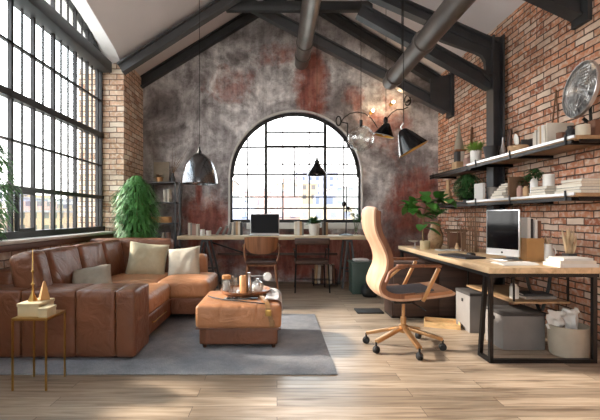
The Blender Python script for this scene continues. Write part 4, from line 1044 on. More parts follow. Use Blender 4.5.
# stored plank shelf below the left part
# walnut armchair
def walnut_chair(x, y):
    t = thing('walnut_armchair', 'walnut chair with curved back facing the laptop at the back desk', 'chair', (x, y, 0))
    mb = MB(); n = 16; rows = []
    for i in range(n + 1):
        a = R(-62 + 124 * i / n); r = .27
        c = Vector((x + r * math.sin(a), y + .16 - r * math.cos(a) * .78, 0))
        nr = Vector((math.sin(a), -math.cos(a), 0)) * .012
        zt_ = .83 - .02 * abs(i / n * 2 - 1) ** 2; zb_ = .57 + .10 * abs(i / n * 2 - 1) ** 2.5
        rows.append([mb.bm.verts.new(v) for v in (c + nr * .3 + Vector((0, 0, zb_)), c + nr * 1.6 + Vector((0, 0, zt_)), c + nr * .2 + Vector((0, 0, zt_)), c - nr + Vector((0, 0, zb_)))])
    for a, b in zip(rows, rows[1:]):
        for k in range(4): mb.bm.faces.new((a[k], a[(k + 1) % 4], b[(k + 1) % 4], b[k]))
    mb.bm.faces.new(rows[0]); mb.bm.faces.new(rows[-1][::-1]); mb.build('backrest', 'walnut', t)
    MB().soft((x, y + .16, .445), (.46, .44, .05), .02, (0, 0, .008), div=8).build('seat', 'darkw', t)
    MB().box(x - .21, x + .21, y - .04, y + .36, .39, .42).build('seat_rail', 'walnut', t, bevel=.006)
    for s_ in (-1, 1):
        MB().tube([(x + s_ * .20, y - .02, .42), (x + s_ * .225, y - .07, .2), (x + s_ * .25, y - .12, 0)], [.02, .018, .012], 8).build('leg', 'walnut', t)
        MB().tube([(x + s_ * .20, y + .34, .42), (x + s_ * .225, y + .37, .2), (x + s_ * .24, y + .4, 0)], [.02, .018, .012], 8).build('leg', 'walnut', t)
        MB().tube([(x + s_ * .205, y + .0, .41), (x + s_ * .25, y + .02, .52), (x + s_ * .262, y + .06, .62), (x + s_ * .25, y + .04, .72)], [.015, .014, .014, .012], 8).build('arm_post', 'walnut', t)
        MB().tube([(x + s_ * .245, y + .03, .70), (x + s_ * .28, y + .14, .675), (x + s_ * .27, y + .26, .66)], [.013, .016, .012], 8).build('armrest', 'walnut', t)
    return t
walnut_chair(-.23, 5.88)
def wire_chair(x, y):
    t = thing('dark_wire_chair', 'dark low-backed chair on thin black wire legs at the middle of the back desk', 'chair', (x, y, 0))
    MB().soft((x, y - .03, .755), (.52, .035, .10), .015, (0, .006, 0), div=8).build('backrest', 'darkw', t)
    MB().soft((x, y + .2, .44), (.50, .44, .06), .02, (0, 0, .01), div=8).build('seat', 'darkw', t)
    for s_ in (-1, 1):
        MB().tube([(x + s_ * .24, y - .03, .74), (x + s_ * .235, y, .44), (x + s_ * .255, y - .06, 0)], .010, 8).build('leg', 'blackp', t)
        MB().tube([(x + s_ * .22, y + .38, .42), (x + s_ * .24, y + .42, 0)], .010, 8).build('leg', 'blackp', t)
        MB().tube([(x + s_ * .24, y - .02, .60), (x + s_ * .27, y + .1, .63), (x + s_ * .25, y + .32, .62), (x + s_ * .23, y + .36, .44)], .009, 8).build('arm_rail', 'blackp', t)
    MB().tube([(x - .24, y - .02, .2), (x + .24, y - .02, .2)], .007, 8).build('crossbar', 'blackp', t)
    return t
wire_chair(.52, 5.92)
# castor seen by the walnut chair
x, y = ov(281, 6.1), 6.1
# magazine rack with folders under the desk
t = thing('folder_rack', 'low wire rack holding a slanting row of folders under the back desk', 'rack', (.78, 6.54, 0))
mb = MB()
MB().box(.58, .98, 6.42, 6.66, .03, .04).build('rack_floor', 'blackp', t)
for xx in (.59, .97):
    MB().tube([(xx, 6.43, 0), (xx, 6.43, .26), (xx, 6.65, .26), (xx, 6.65, 0)], .006, 6).build('end_hoop', 'blackp', t)
MB().cyl((.59, 6.425, .10), (.97, 6.425, .10), .005).build('front_wire', 'blackp', t)
fx = .625
for i, (m, ln) in enumerate((('tanc', 6), ('bonec', 5), ('brownc', 4), ('pinkc', 3), ('tanc', 1), ('bonec', 0), ('brownc', 0))):
    book((fx, 6.44, .041), .036, .19, .30 - (i % 3) * .006, m, '%s folder standing in the wire rack, %s from the left' % (CN[m], ORD[i]), 'folders in the wire rack', 0, lean=R(ln) * .6, name='folder', cat='folder'); fx += .0485
# bin with white cloth, black bag
x, y = 1.26, 5.92
t = thing('storage_bin', 'dusky green bin on the floor behind the office chair', 'bin', (x, y, 0))
MB().box(x - .17, x + .17, y - .15, y + .15, 0, .44, taper=-.008).build('bin', 'green', t, bevel=.01)
MB().box(x - .195, x + .195, y - .175, y + .175, .44, .465).build('rim', 'green', t, bevel=.006)
MB().soft((x - .03, y - .04, .485), (.22, .16, .035), .015, (0, 0, .01), div=6).build('folded_towel', 'cloth', loc=(x - .03, y - .04, .466), label='small white folded towel on the green bin', cat='towel')
x, y = 1.30, 5.62
t = thing('black_bag', 'slumped black bag on the floor in front of the green bin', 'bag', (x, y, 0))
MB().soft((x, y, .075), (.22, .16, .15), .05, (.01, .01, .03), mat=Matrix.Rotation(R(8), 4, 'Y'), div=8).build('body', 'blackr', t)
MB().tube([(x - .07, y - .02, .14), (x - .05, y - .02, .22), (x + .04, y - .02, .23), (x + .07, y - .02, .15)], .007, 8).build('handle', 'blackr', t)

# on the back desk
g = 'books at the left end of the back desk'
row(ov(188, 6.4), 6.4, BZ, [(.035, .14, .20, 'bonec'), (.03, .14, .19, 'greyc'), (.03, .14, .19, 'pinkc'), (.03, .14, .175, 'pinkc'), (.03, .14, .18, 'bonec')], 'upright at the left end of the back desk', g)
x = ov(202.5, 6.3)
cylthing('white_mug', 'taller white mug right of the books on the back desk', 'mug', x, 6.3, BZ, .036, .10, 'potw', 'white mugs on the back desk')
cylthing('white_mug', 'shorter white mug, the right one of the pair on the back desk', 'mug', ov(208.6, 6.3), 6.3, BZ, .042, .08, 'potw', 'white mugs on the back desk')
row(ov(213, 6.5), 6.5, BZ, [(.03, .14, .14, 'greyc', 30), (.03, .14, .17, 'greyc', 25), (.035, .15, .20, 'greyc', 14), (.03, .15, .21, 'bonec', 4), (.035, .15, .22, 'greyc'), (.035, .15, .22, 'tanc'), (.035, .15, .22, 'bonec'), (.03, .15, .20, 'darkc')], 'in the row left of the laptop', 'books left of the laptop')
# laptop (open, black screen)
x, y = ov(264.5, 6.33), 6.33
t = thing('open_laptop', 'open silver laptop with black screen on the back desk before the arched window', 'laptop', (x, y, BZ))
MB().box(x - .235, x + .235, y - .14, y + .12, BZ + .004, BZ + .022).build('keyboard_base', 'silver', t, bevel=.004)
MB().box(x - .10, x + .10, y - .12, y + .02, BZ, BZ + .004).build('foot_pad', 'blackr', t)
Tm = Matrix.Translation((x, y + .12, BZ + .022)) @ Matrix.Rotation(R(-8), 4, 'X')
MB().box(-.235, .235, 0, .010, 0, .325, Tm).build('lid', 'silver', t, bevel=.003)
MB().box(-.225, .225, -.003, -.0003, .012, .315, Tm).build('screen', 'dimscreen', t)
row(ov(294.5, 6.42), 6.42, BZ, [(.045, .15, .22, 'bonec'), (.035, .15, .23, 'paper'), (.035, .15, .22, 'tanc'), (.03, .15, .20, 'greyc')], 'right of the laptop on the back desk', 'books right of the laptop')
x, y = ov(314, 6.35), 6.35
t = thing('potted_plant', 'dark bushy plant in a white pot in front of the arched window', 'potted plant', (x, y, BZ))
MB().lathe([(0, 0), (.065, 0), (.07, .01), (.095, .19), (.087, .19), (.07, .03), (0, .03)], (x, y, BZ)).build('pot', 'potw', t)
rg = random.Random(21); mb = MB()
for i in range(170):
    a = rg.uniform(0, 6.28); e = rg.uniform(-.1, 1.4); mb.leaf((x + .03 * math.cos(a), y + .03 * math.sin(a), BZ + .17 + rg.uniform(0, .07)), (math.cos(a) * math.cos(e), math.sin(a) * math.cos(e), math.sin(e)), rg.uniform(.07, .16), .022, droop=.3, n=3)
mb.build('foliage', 'leafd', t, angle=80)
row(ov(319.5, 6.45), 6.45, BZ, [(.04, .14, .12, 'brownc'), (.03, .15, .22, 'greyc'), (.03, .15, .22, 'darkc'), (.035, .15, .21, 'tanc')], 'right of the white-potted plant', 'books right of the potted plant')
# small palm-like plants near the window's right edge
x, y = ov(356, 6.55), 6.55
t = thing('palm_plant', 'thin feathery palm in a small glass at the right end of the back desk', 'potted plant', (x, y, BZ))
MB().lathe([(0, 0), (.03, 0), (.035, .12), (.031, .12), (.027, .01), (0, .01)], (x, y, BZ)).build('glass', 'clear', t)
mb = MB()
for i in range(11):
    a = rg.uniform(0, 6.28); rr = rg.uniform(.08, .2); h = rg.uniform(.28, .42)
    pts_ = [Vector((x + math.cos(a) * rr * u, y + math.sin(a) * rr * u * .5, BZ + .03 + h * math.sin(u * 1.9) / math.sin(1.57))) for u in (0, .25, .5, .75, 1)]
    mb.tube(pts_, .0025, 5)
    for p in pts_[2:]:
        for k in range(5): mb.leaf(p, (math.cos(a + k * 1.3), math.sin(a + k * 1.3), -.2), .075, .012, droop=.4, n=3)
mb.build('fronds', 'leafd', t, angle=80)

# arc lamp on the back desk
x, y = ov(346, 6.45), 6.45
def pt(px, py, D=6.45): return at(px, py, D)
t = thing('arc_lamp', 'tall black stem lamp on the back desk, its top arching to the right', 'lamp', (x, y, BZ))
MB().lathe([(0, 0), (.115, 0), (.115, .012), (.02, .025), (0, .025)], (x, y, BZ)).build('base', 'blackp', t)
MB().cyl((x, y, BZ + .02), (ov(347.6, 6.45), y, pt(0, 124).z), .009).build('pole', 'blackp', t)
mb = MB(); cc = pt(338.5, 121)
mb.tube([cc + Vector((.04 * math.cos(a), 0, .075 * math.sin(a))) for a in [2 * math.pi * k / 16 for k in range(16)]], .012, 8, closed=True); mb.build('ring_joint', 'blackp', t)
MB().tube([pt(340, 124), pt(344, 117.5), pt(350, 113.5), pt(357, 112), pt(365, 113.5), pt(371, 118), pt(375, 123.5), pt(377.5, 128)], .008, 8).build('arched_arm', 'blackp', t)
MB().cyl(pt(341, 122), pt(348, 123.5), .009).build('clamp', 'blackp', t)
MB().ball(pt(344, 204), .035, 2, (1, .8, 1.4)).ball(pt(348, 208), .03, 2).build('switch_box', 'blackp', t)
# wall bracket arm with bulb
t = thing('swing_arm_bracket', 'black curved wall arm with a ring joint above the tilted cone lamp', 'wall lamp', (ov(408, 6.88), 6.88, 2.9))
D = 6.8
mb = MB(); cc = at(407.5, 100.5, D)
mb.tube([cc + Vector((.05 * math.cos(a), 0, .085 * math.sin(a))) for a in [2 * math.pi * k / 16 for k in range(16)]], .013, 8, closed=True); mb.build('ring_joint', 'blackp', t)
MB().cyl(cc + Vector((.02, 0, 0)), cc + Vector((.02, .095, 0)), .02).build('wall_mount', 'blackp', t)
MB().tube([at(408, 107, D), at(403, 109.5, D), at(397, 109.5, D), at(391.5, 113, D), at(387, 118.5, D)], .009, 8).build('curved_arm', 'blackp', t)
# pendants
def pendant(px, D, ztop_shade, label, cat='pendant lamp', name='pendant_lamp', r=.004):
    x = ov(px, D); t = thing(name, label, cat, (x, D, ceilz(x)))
    MB().lathe([(0, 0), (.05, 0), (.05, -.02), (.01, -.035), (0, -.035)], (x, D, ceilz(x) - .004)).build('ceiling_rose', 'blackp', t)
    MB().cyl((x, D, ztop_shade), (x, D, ceilz(x) - .03), r, seg=8).build('cord', 'blackp', t)
    return t, x
def zz(py, D): return EYE - (py - 216) * D / F
# big chrome dome
D = 5.0; t, x = pendant(199.5, D, zz(144, D), 'large polished chrome dome pendant hanging above the sofa', r=.0035)
z0 = zz(183.5, D)
prof = [(.225, 0), (.222, .05), (.208, .13), (.175, .23), (.125, .31), (.06, .365), (.028, .38)]
MB().lathe(prof + [(r_ - .006, z_ - .006) for r_, z_ in prof[::-1]] + [prof[0]], (x, D, z0), 48).build('dome_shade', 'gun', t)
MB().lathe([(0, .46), (.01, .46), (.014, .42), (.026, .40), (.03, .37), (0, .37)], (x, D, z0)).build('socket', 'blackp', t)
MB().ball((x, D, z0 + .16), .04).build('bulb', 'potw', t)
# black cone before the window
D = 6.2; t, x = pendant(317, D, zz(160, D), 'small black cone pendant hanging in front of the arched window', r=.003)
z0 = zz(175, D); prof = [(.155, 0), (.15, .015), (.05, .16), (.035, .20)]
MB().lathe(prof + [(r_ - .005, z_ - .004) for r_, z_ in prof[::-1]] + [prof[0]], (x, D, z0), 36).build('cone_shade', 'blackgloss', t)
MB().lathe([(0, .27), (.015, .27), (.02, .235), (.04, .22), (.04, .19), (0, .19)], (x, D, z0)).build('socket', 'blackp', t)
MB().ball((x, D, z0 + .05), .045).build('bulb', 'potw', t)
# glass globe
D = 5.6; t, x = pendant(361, D, zz(128, D), 'clear glass globe pendant beside the arched window')
MB().ball((x, D, zz(138.5, D)), .182, 4).build('globe', 'globe', t, angle=180)
MB().cyl((x, D, zz(127, D)), (x, D, zz(120, D)), .022).build('socket', 'blackp', t)
MB().ball((x, D, zz(136, D)), .03, 2, (1, 1, 1.3)).build('bulb', 'potw', t)
# black cone with socket
D = 5.6; t, x = pendant(386, D, zz(112, D), 'black cone pendant with pale rim between the glass globe and the tilted cone')
def tilted(t, c, rot, prof, m_out, m_in=None):
    Mx = Euler(rot).to_matrix().to_4x4()
    sh_ = MB().lathe(prof, c, 40, Mx).build('cone_shade', m_out, t)
    if m_in: MB().lathe([(r_ - .006, z_ + .0) for r_, z_ in prof], c, 40, Mx).build('shade_lining', m_in, sh_)
    return Mx
c = at(385, 131, D) 
Mx = tilted(t, c, (R(6), R(14), 0), [(.142, -.07), (.135, -.05), (.075, .05), (.045, .10), (.03, .11)], 'blackgloss', 'lampin')
mb = MB().tube([Mx @ Vector((.142 * math.cos(a), .142 * math.sin(a), -.07)) + c for a in [2 * math.pi * k / 32 for k in range(32)]], .005, 6, closed=True); mb.build('rim', 'silver', t)
MB().lathe([(0, .19), (.012, .19), (.03, .16), (.032, .12), (.02, .10), (0, .10)], c + Vector((.01, 0, .01))).build('socket', 'blackp', t)
MB().ball(Mx @ Vector((0, 0, -.04)) + c, .03).build('bulb', 'potw', t)
# big tilted cone
D = 4.1; t, x = pendant(403.5, D, zz(124, D), 'larger black cone pendant tilted to show its golden lining, nearest the wall shelves')
c = at(408.5, 141, D)
Mx = tilted(t, c, (R(-4), R(-29), 0), [(.158, -.10), (.150, -.08), (.085, .06), (.05, .12), (.03, .135)], 'blackgloss', 'lampin')
mb = MB().tube([Mx @ Vector((.158 * math.cos(a), .158 * math.sin(a), -.10)) + c for a in [2 * math.pi * k / 32 for k in range(32)]], .005, 6, closed=True); mb.build('rim', 'gold', t)
top = Mx @ Vector((0, 0, .135)) + c
MB().tube([top, top + Vector((-.01, 0, .03)), Vector((x, D, zz(124, D) + .01))], .009, 8).build('swivel', 'silver', t)
MB().ball(Mx @ Vector((0, 0, -.03)) + c, .035).build('bulb', 'potw', t)
# two bare glowing bulbs on wall holders
for i, (px, py) in enumerate(((373, 110.5), (393.5, 102))):
    D = 6.74; c = at(px, py, D)
    t = thing('wall_bulb', ('left', 'right')[i] + ' of the two small bare glowing bulbs on the stained back wall', 'bulb', (c.x, 6.9, c.z), 'glowing wall bulbs')
    MB().cyl((c.x, 6.9, c.z), (c.x, 6.88, c.z), .03).cyl((c.x, 6.88, c.z), (c.x, 6.775, c.z), .012).build('holder', 'gold', t)
    MB().ball(c, .027, 2).build('bulb', 'bulb', t)
    l = bpy.data.lights.new('bulb_light', 'POINT'); l.energy = 2.5; l.color = (1, .72, .45); l.shadow_soft_size = .03
    o = bpy.data.objects.new('bulb_light', l); COL.objects.link(o); o.location = c + Vector((0, -.06, 0))

# ================================================================ BOOKCASE by the pillar
bx0, bx1, by0, by1 = -2.10, -1.64, 6.45, 6.80
t = thing('shelving_unit', 'narrow grey metal shelving unit in the corner beside the hanging fern', 'shelving unit', ((bx0 + bx1) / 2, 6.6, 0))
for xx in (bx0, bx1):
    for yy in (by0, by1): MB().box(xx - .012, xx + .012, yy - .012, yy + .012, 0, 1.68).build('post', 'steel_l', t)
SZ = [.15, .60, 1.0, 1.335, 1.665]
for z in SZ: MB().box(bx0 - .012, bx1 + .012, by0 - .012, by1 + .012, z, z + .02).build('shelf', 'steel_l', t)
MB().box(bx1 + .055, bx1 + .078, by0, by0 + .02, 0, 1.68).build('side_post', 'steel_l', t)
g = 'books in the metal shelving unit'
row(-1.84, 6.47, SZ[3] + .02, [(.035, .15, .20, 'bonec'), (.03, .15, .20, 'greyc'), (.03, .15, .21, 'bonec')], 'on the upper shelf of the metal unit', g)
MB().box(-2.06, -1.75, 6.46, 6.66, SZ[2] + .021, SZ[2] + .12).build('card_box', 'kraft', loc=(-1.9, 6.56, SZ[2] + .02), label='tan flat box on the middle shelf of the metal unit', cat='box', bevel=.004)
row(-1.98, 6.47, SZ[1] + .02, [(.03, .15, .20, 'greyc', 12), (.035, .15, .24, 'bonec', 8), (.03, .15, .24, 'greyc', 4), (.035, .15, .24, 'pinkc')], 'on the lower shelf of the metal unit', g)
x, y, z = -1.98, 6.68, SZ[4] + .02
t = thing('picture', 'small unframed landscape picture leaning above the metal shelving unit', 'picture', (x, y, z))
MB().box(x - .10, x + .17, y + .05, y + .07, z, z + .36).build('panel', 'greyc', t)
MB().box(x - .09, x + .16, y + .046, y + .05, z + .01, z + .35).build('print', 'linen3', t)
x, y = -1.93, 6.56
t = thing('copper_pot_plant', 'dry brown plant in a copper pot on top of the metal shelving unit', 'potted plant', (x, y, z))
MB().lathe([(0, 0), (.05, 0), (.06, .08), (.053, .08), (0, .07)], (x, y, z)).build('pot', 'copper', t)
mb = MB()
for i in range(40):
    a = rg.uniform(0, 6.28); mb.leaf((x, y, z + .07), (math.cos(a), math.sin(a), rg.uniform(.2, 1.5)), rg.uniform(.08, .17), .02, droop=.4, n=3)
mb.build('foliage', 'twig', t, angle=80)
x, y = -1.72, 6.6
t = thing('branch_vase', 'slim vase of bare curving branches on the metal shelving unit', 'vase', (x, y, z))
MB().lathe([(0, 0), (.04, 0), (.05, .05), (.02, .12), (.025, .15), (0, .15)], (x, y, z)).build('vase', 'potd', t)
for i in range(7):
    a = rg.uniform(-1, 1)
    MB().tube([(x, y, z + .13), (x + a * .10, y + .02, z + .28), (x + a * .28, y, z + rg.uniform(.38, .6))], [.004, .003, .0015], 5).build('branch', 'twig', t)

# ================================================================ FERN TREE and LEFT EDGE PLANT
def blob_foliage(mb, cx, cy, z0, z1, rx, ry, n, sd, L=(.05, .10), W=.02, droop=.8, shape=None):
    rg = random.Random(sd)
    for i in range(n):
        u = rg.random(); a = rg.uniform(0, 6.28); z = z0 + (z1 - z0) * u
        s_ = shape(u) if shape else math.sin(math.pi * min(1, .12 + u * .88)) ** .5
        rr = s_ * (rg.random() ** .35) * (1 + .34 * mnoise.noise(Vector((a * 2, z * 6, sd))))
        p = Vector((cx + rx * rr * math.cos(a), cy + ry * rr * math.sin(a), z))
        mb.leaf(p, (math.cos(a), math.sin(a), rg.uniform(-.6, .7)), rg.uniform(*L), W, droop=droop, n=3)
x, y = ov(136.5, 5.62), 5.62
t = thing('weeping_fern', 'tall bushy bright green fern column behind the sofa corner, beside the brick pillar', 'potted plant', (x, y, 0))
MB().lathe([(0, 0), (.15, 0), (.16, .02), (.19, .38), (.175, .38), (.165, .32), (0, .32)], (x, y, 0)).build('pot', 'potd', t)
MB().tube([(x, y, .3), (x + .01, y, .8), (x, y, 1.5)], [.03, .025, .012], 8).build('trunk', 'stem', t)
mb = MB(); blob_foliage(mb, x, y, .62, 1.70, .285, .26, 4200, 3, (.06, .12), .017, .9, lambda u: (1 - max(0, (u - .62) / .38) ** 2.2) * (.80 + .2 * u))
mb.build('foliage', 'fern', t, angle=80)
x, y = -2.50, 3.40
t = thing('trailing_plant', 'trailing green plant cut off by the left edge of the picture, before the tall window', 'hanging plant', (x, y, 1.55))
MB().lathe([(0, 0), (.06, 0), (.08, .1), (.072, .1), (0, .08)], (x, y, 1.50)).build('pot', 'potd', t)
mb = MB(); blob_foliage(mb, x - .03, y + .05, .95, 1.80, .15, .22, 1400, 9, (.05, .10), .022, .6, lambda u: .45 + .75 * math.sin(u * 3.1) ** .6)
mb.build('foliage', 'fern', t, angle=80)
MB().tube([(x, y, 1.6), (x, y, ceilz(edge_x(y)) + .15)], .003, 6).build('hanging_cord', 'cord', t)

# ================================================================ WALL SHELVES
def wall_shelf(x0, y0, y1, z, label, near=True, brackets=(3.25, 4.03, 4.72)):
    t = thing('wall_shelf', label, 'shelf', (XW, (y0 + y1) / 2, z - .03), 'shelves on the right brick wall')
    bb = MB().box(x0 + .012, XW, y0, y1, z - .03, z)
    if near: bb.box(x0 + .012, 2.455, y1, y1 + .195, z - .03, z)
    bd_ = bb.build('board', 'shelfw' if near else 'darkw', t, bevel=.002)
    y1 = y1 + .2 if near else y1
    MB().box(x0, x0 + .012, y0, y1, z - .020, z + .002).build('edge_strip', 'silver' if near else 'blackp', bd_)
    MB().box(x0 + .05, XW, y0 + .004, y0 + .02, z - .055, z - .0305).build('under_rail', 'blackp', t)
    MB().box(x0 + .0, x0 + .02, y0 + .03, y1 - .01, z - .062, z - .0345).build('under_rail', 'blackp', t)
    for b in brackets:
        MB().box(x0 - .008, x0 + .0, b - .009, b + .009, z - .062, z + .022).box(x0, XW, b - .009, b + .009, z - .062, z - .031).build('bracket', 'blackp', t)
    return t
SX = 2.345; UZ = 1.77; LZ = 1.315
wall_shelf(SX, 3.157, 4.755, UZ, 'upper oak wall shelf with metal edge, nearer to the fan')
wall_shelf(SX, 3.157, 4.755, LZ, 'lower oak wall shelf with metal edge, above the computer')
wall_shelf(2.42, 4.97, 6.35, UZ, 'upper dark wall shelf beyond the steel column', False, (5.1, 6.2))
wall_shelf(2.42, 4.97, 6.30, LZ, 'lower dark wall shelf beyond the steel column, above the fig', False, (5.1, 6.2))
def sx(px, X): return X * F / (px - 277)      # depth at which X shows at column px
# ---- upper near shelf, far to near
X = 2.46
D = sx(477, 2.44); D = 4.60; x = ov(477.5, D)
x = 2.405; D = 4.84
t = thing('grass_pot', 'bright green grass in a white pot at the far end of the upper oak shelf', 'potted plant', (x, D, UZ))
MB().lathe([(0, 0), (.055, 0), (.058, .01), (.064, .15), (.056, .15), (0, .135)], (x, D, UZ)).build('pot', 'potw', t)
mb = MB(); rg = random.Random(2)
for i in range(230):
    a = rg.uniform(0, 6.28); r_ = rg.uniform(0, .05); e = rg.uniform(.2, 1.5)
    mb.leaf((x + r_ * math.cos(a), D + r_ * math.sin(a), UZ + .13), (math.cos(a) * math.cos(e) * .7, math.sin(a) * math.cos(e) * .7, math.sin(e)), rg.uniform(.12, .22), .009, droop=.3, n=3)
mb.build('grass', 'leafl', t, angle=80)
x = 2.45; D = 4.58
MB().lathe([(0, 0), (.055, 0), (.085, .155), (.077, .155), (.045, .015), (0, .015)], (x, D, UZ)).build('black_bowl_pot', 'potd', loc=(x, D, UZ), label='empty tapered charcoal pot right of the grass pot', cat='pot')
x = 2.62; D = 4.64
MB().lathe([(0, 0), (.03, 0), (.034, .02), (.032, .12), (.012, .20), (.008, .27), (0, .27)], (x, D, UZ)).build('steel_bottle', 'silver', loc=(x, D, UZ), label='slender silver bottle behind the charcoal pot', cat='bottle')
x = 2.50; D = sx(518, x)
t = thing('round_wooden_box', 'low round pale wood box with lid on the upper oak shelf', 'box', (x, D, UZ))
MB().lathe([(0, 0), (.092, 0), (.095, .01), (.095, .065), (0, .065)], (x, D, UZ), 36).build('box', 'tanc', t)
MB().lathe([(0, .065), (.098, .065), (.098, .082), (.09, .088), (0, .088)], (x, D, UZ), 36).build('lid', 'tanc', t)
x = 2.50; zc = UZ + .09
MB().lathe([(0, -.006), (.035, -.006), (.042, 0), (.035, .006), (0, .006)], (x, D + .03, zc + .065), 24, Matrix.Rotation(R(80), 4, 'Y') @ Matrix.Diagonal((1.5, 1, 1, 1))).build('oval_stone', 'potw', loc=(x, D + .03, zc), label='oval white disc standing on the round wooden box', cat='ornament')
x = 2.70; D = sx(510, x)
MB().box(x - .02, x + .0, D - .045, D + .045, UZ, UZ + .36).build('tall_board', 'darkw', loc=(x, D, UZ), label='tall dark wooden board leaning upright behind the round box', cat='board', bevel=.004)
x = 2.70; D = sx(520, x)
mb = MB(); mb.prism([(D - .05, UZ), (D + .045, UZ), (D + .02, UZ + .12), (D - .005, UZ + .25), (D - .03, UZ + .12)], 'X', x - .02, x - .005)
mb.build('dark_spike', 'darkw', loc=(x, D, UZ), label='dark pointed wooden spike right of the tall board', cat='ornament')
x = 2.62; D = sx(527, 2.62)
MB().box(x - .10, x + .08, D - .07, D - .055, UZ, UZ + .15, None).build('slate_tile', 'darkc', loc=(x, D, UZ), label='short charcoal panel left of the row of pale books', cat='tile', bevel=.003)
y = sx(532, 2.46)
specs = [(.022, .17, .16, 'bonec'), (.026, .17, .18, 'bonec'), (.02, .17, .17, 'greyc'), (.028, .18, .205, 'bonec'), (.024, .18, .20, 'tanc'), (.03, .18, .205, 'paper'), (.022, .18, .20, 'bonec')]
row(2.47, y, UZ, specs, 'on the upper oak shelf', 'pale books on the upper oak shelf', axis='y')
yb = y - sum(s_[0] + .001 for s_ in specs) - .005
MB().box(2.47, 2.72, yb - .012, yb, UZ, UZ + .215).build('bone_folder', 'bonec', loc=(2.6, yb, UZ), label='broad bone-coloured folder closing the row of books beside the dark mug', cat='folder', bevel=.002)
t = thing('sticks', 'two thin dark sticks leaning crossed against the brick behind the pale books', 'sticks', (2.73, 3.9, UZ))
for (pa, qa, pb, qb) in ((549, 128, 556, 92), (560, 128, 556, 90)):
    da, db_ = sx(pa, 2.74), sx(pb, 2.765)
    MB().bar((2.74, da, UZ), (2.765, db_, zz(qb, db_)), .010, .010).build('stick', 'twig', t)
x = 2.44; D = sx(561, x)
cylthing('stoneware_mug', 'small brown stoneware mug in front of the pale folder', 'mug', x, D, UZ, .036, .075, 'brownc')
x = 2.50; D = sx(570.5, x)
MB().lathe([(0, 0), (.034, 0), (.042, .03), (.04, .08), (.022, .105), (.026, .125), (0, .125)], (x, D, UZ)).build('dark_jar', 'potd', loc=(x, D, UZ), label='dark narrow-necked jar below the fan', cat='jar')
x = 2.44; D = sx(583, x)
cylthing('cream_bowl', 'cream straight-sided bowl at the near end of the upper oak shelf', 'bowl', x, D, UZ, .05, .085, 'linen2')
x = 2.56; D = sx(592, x); 
MB().box(x - .03, x + .05, 3.18, 3.26, UZ, UZ + .13).build('brown_canister', 'brownc', loc=(x, 3.22, UZ), label='brown square canister behind the cream bowl', cat='canister', bevel=.006)
# fan
x = 2.56; D = 3.32; zf = zz(90, D)
t = thing('desk_fan', 'round polished metal fan with a short stand at the near end of the upper shelf', 'fan', (x, D, UZ))
FR = Matrix.Rotation(R(-90 + 6), 4, 'Y') @ Matrix.Rotation(R(-7), 4, 'X'); fc = Vector((x, D, zf))
mb = MB()
for r_, k in ((.225, 48), (.16, 36)):
    mb.tube([fc + FR @ Vector((r_ * math.cos(a), r_ * math.sin(a), .05 if r_ > .2 else .065)) for a in [2 * math.pi * i / k for i in range(k)]], .006 if r_ > .2 else .003, 6, closed=True)
for i in range(36):
    a = 2 * math.pi * i / 36; mb.tube([fc + FR @ Vector((.03 * math.cos(a), .03 * math.sin(a), .075)), fc + FR @ Vector((.16 * math.cos(a + .1), .16 * math.sin(a + .1), .066)), fc + FR @ Vector((.222 * math.cos(a + .15), .222 * math.sin(a + .15), .05))], .0018, 4)
mb.build('front_grille', 'silver', t)
MB().lathe([(.218, .05), (.228, .045), (.228, .025), (.215, .015), (.14, -.005), (0, -.01), (0, -.005), (.14, .0), (.208, .02), (.218, .04)], fc, 48, FR).build('drum', 'silver', t)
for i in range(5):
    a = 2 * math.pi * i / 5; mb = MB(); pts_ = []
    for u in range(7):
        rr = .035 + .165 * u / 6; wv_ = .42 * (1 - .25 * u / 6)
        pts_.append((FR @ Vector((rr * math.cos(a - wv_), rr * math.sin(a - wv_), .016)) + fc, FR @ Vector((rr * math.cos(a + wv_), rr * math.sin(a + wv_), .034)) + fc))
    for p_, q_ in zip(pts_, pts_[1:]): mb._faces([p_[0], p_[1], q_[1], q_[0]], [(0, 1, 2, 3)])
    mb.build('blade', 'silver', t, solid=.003)
MB().lathe([(0, .08), (.025, .078), (.035, .06), (.035, -.04), (0, -.04)], fc, 24, FR).build('motor_hub', 'silver', t)
MB().cyl(fc + Vector((.035, .0, -.03)), (x + .05, D, UZ + .02), .012).build('stem', 'blackp', t)
MB().bar(fc + Vector((-.02, 0, -.235)), (x + .06, D - .02, UZ + .09), .02, .02).build('yoke', 'blackp', t)
MB().lathe([(0, 0), (.06, 0), (.06, .015), (.02, .03), (0, .03)], (x + .05, D, UZ)).build('base', 'blackp', t)
# ---- lower near shelf
x = 2.40; D = 4.62
book((x, D + .02, LZ), .028, .2, .20, 'paper', 'upright white book at the far end of the lower oak shelf', 'books on the lower oak shelf', 0)
MB().lathe([(0, 0), (.05, 0), (.07, .15), (.062, .15), (.045, .015), (0, .015)], (2.52, 4.66, LZ)).build('grey_cup_pot', 'greyc', loc=(2.52, 4.66, LZ), label='tapered grey pot behind the slanting grey books', cat='pot')
zs = LZ; g = 'books on the lower oak shelf'
stack(2.50, 4.34, LZ, [(.034, .24, .24, 'greyc', 4, 0), (.030, .23, .23, 'bonec', -3, 0), (.028, .20, .22, 'greyc', 3, .01), (.026, .18, .20, 'linen3', -4, .02), (.026, .15, .18, 'greyc', 5, .03), (.020, .12, .15, 'bonec', 0, .03)], 'in the pile right of the upright white book', g, R(90))
MB().box(2.40, 2.60, 4.14, 4.165, LZ, LZ + .22).build('wooden_bookend', 'twig', loc=(2.5, 4.15, LZ), label='upright brown wooden bookend beside the grey pile', cat='bookend', bevel=.004)
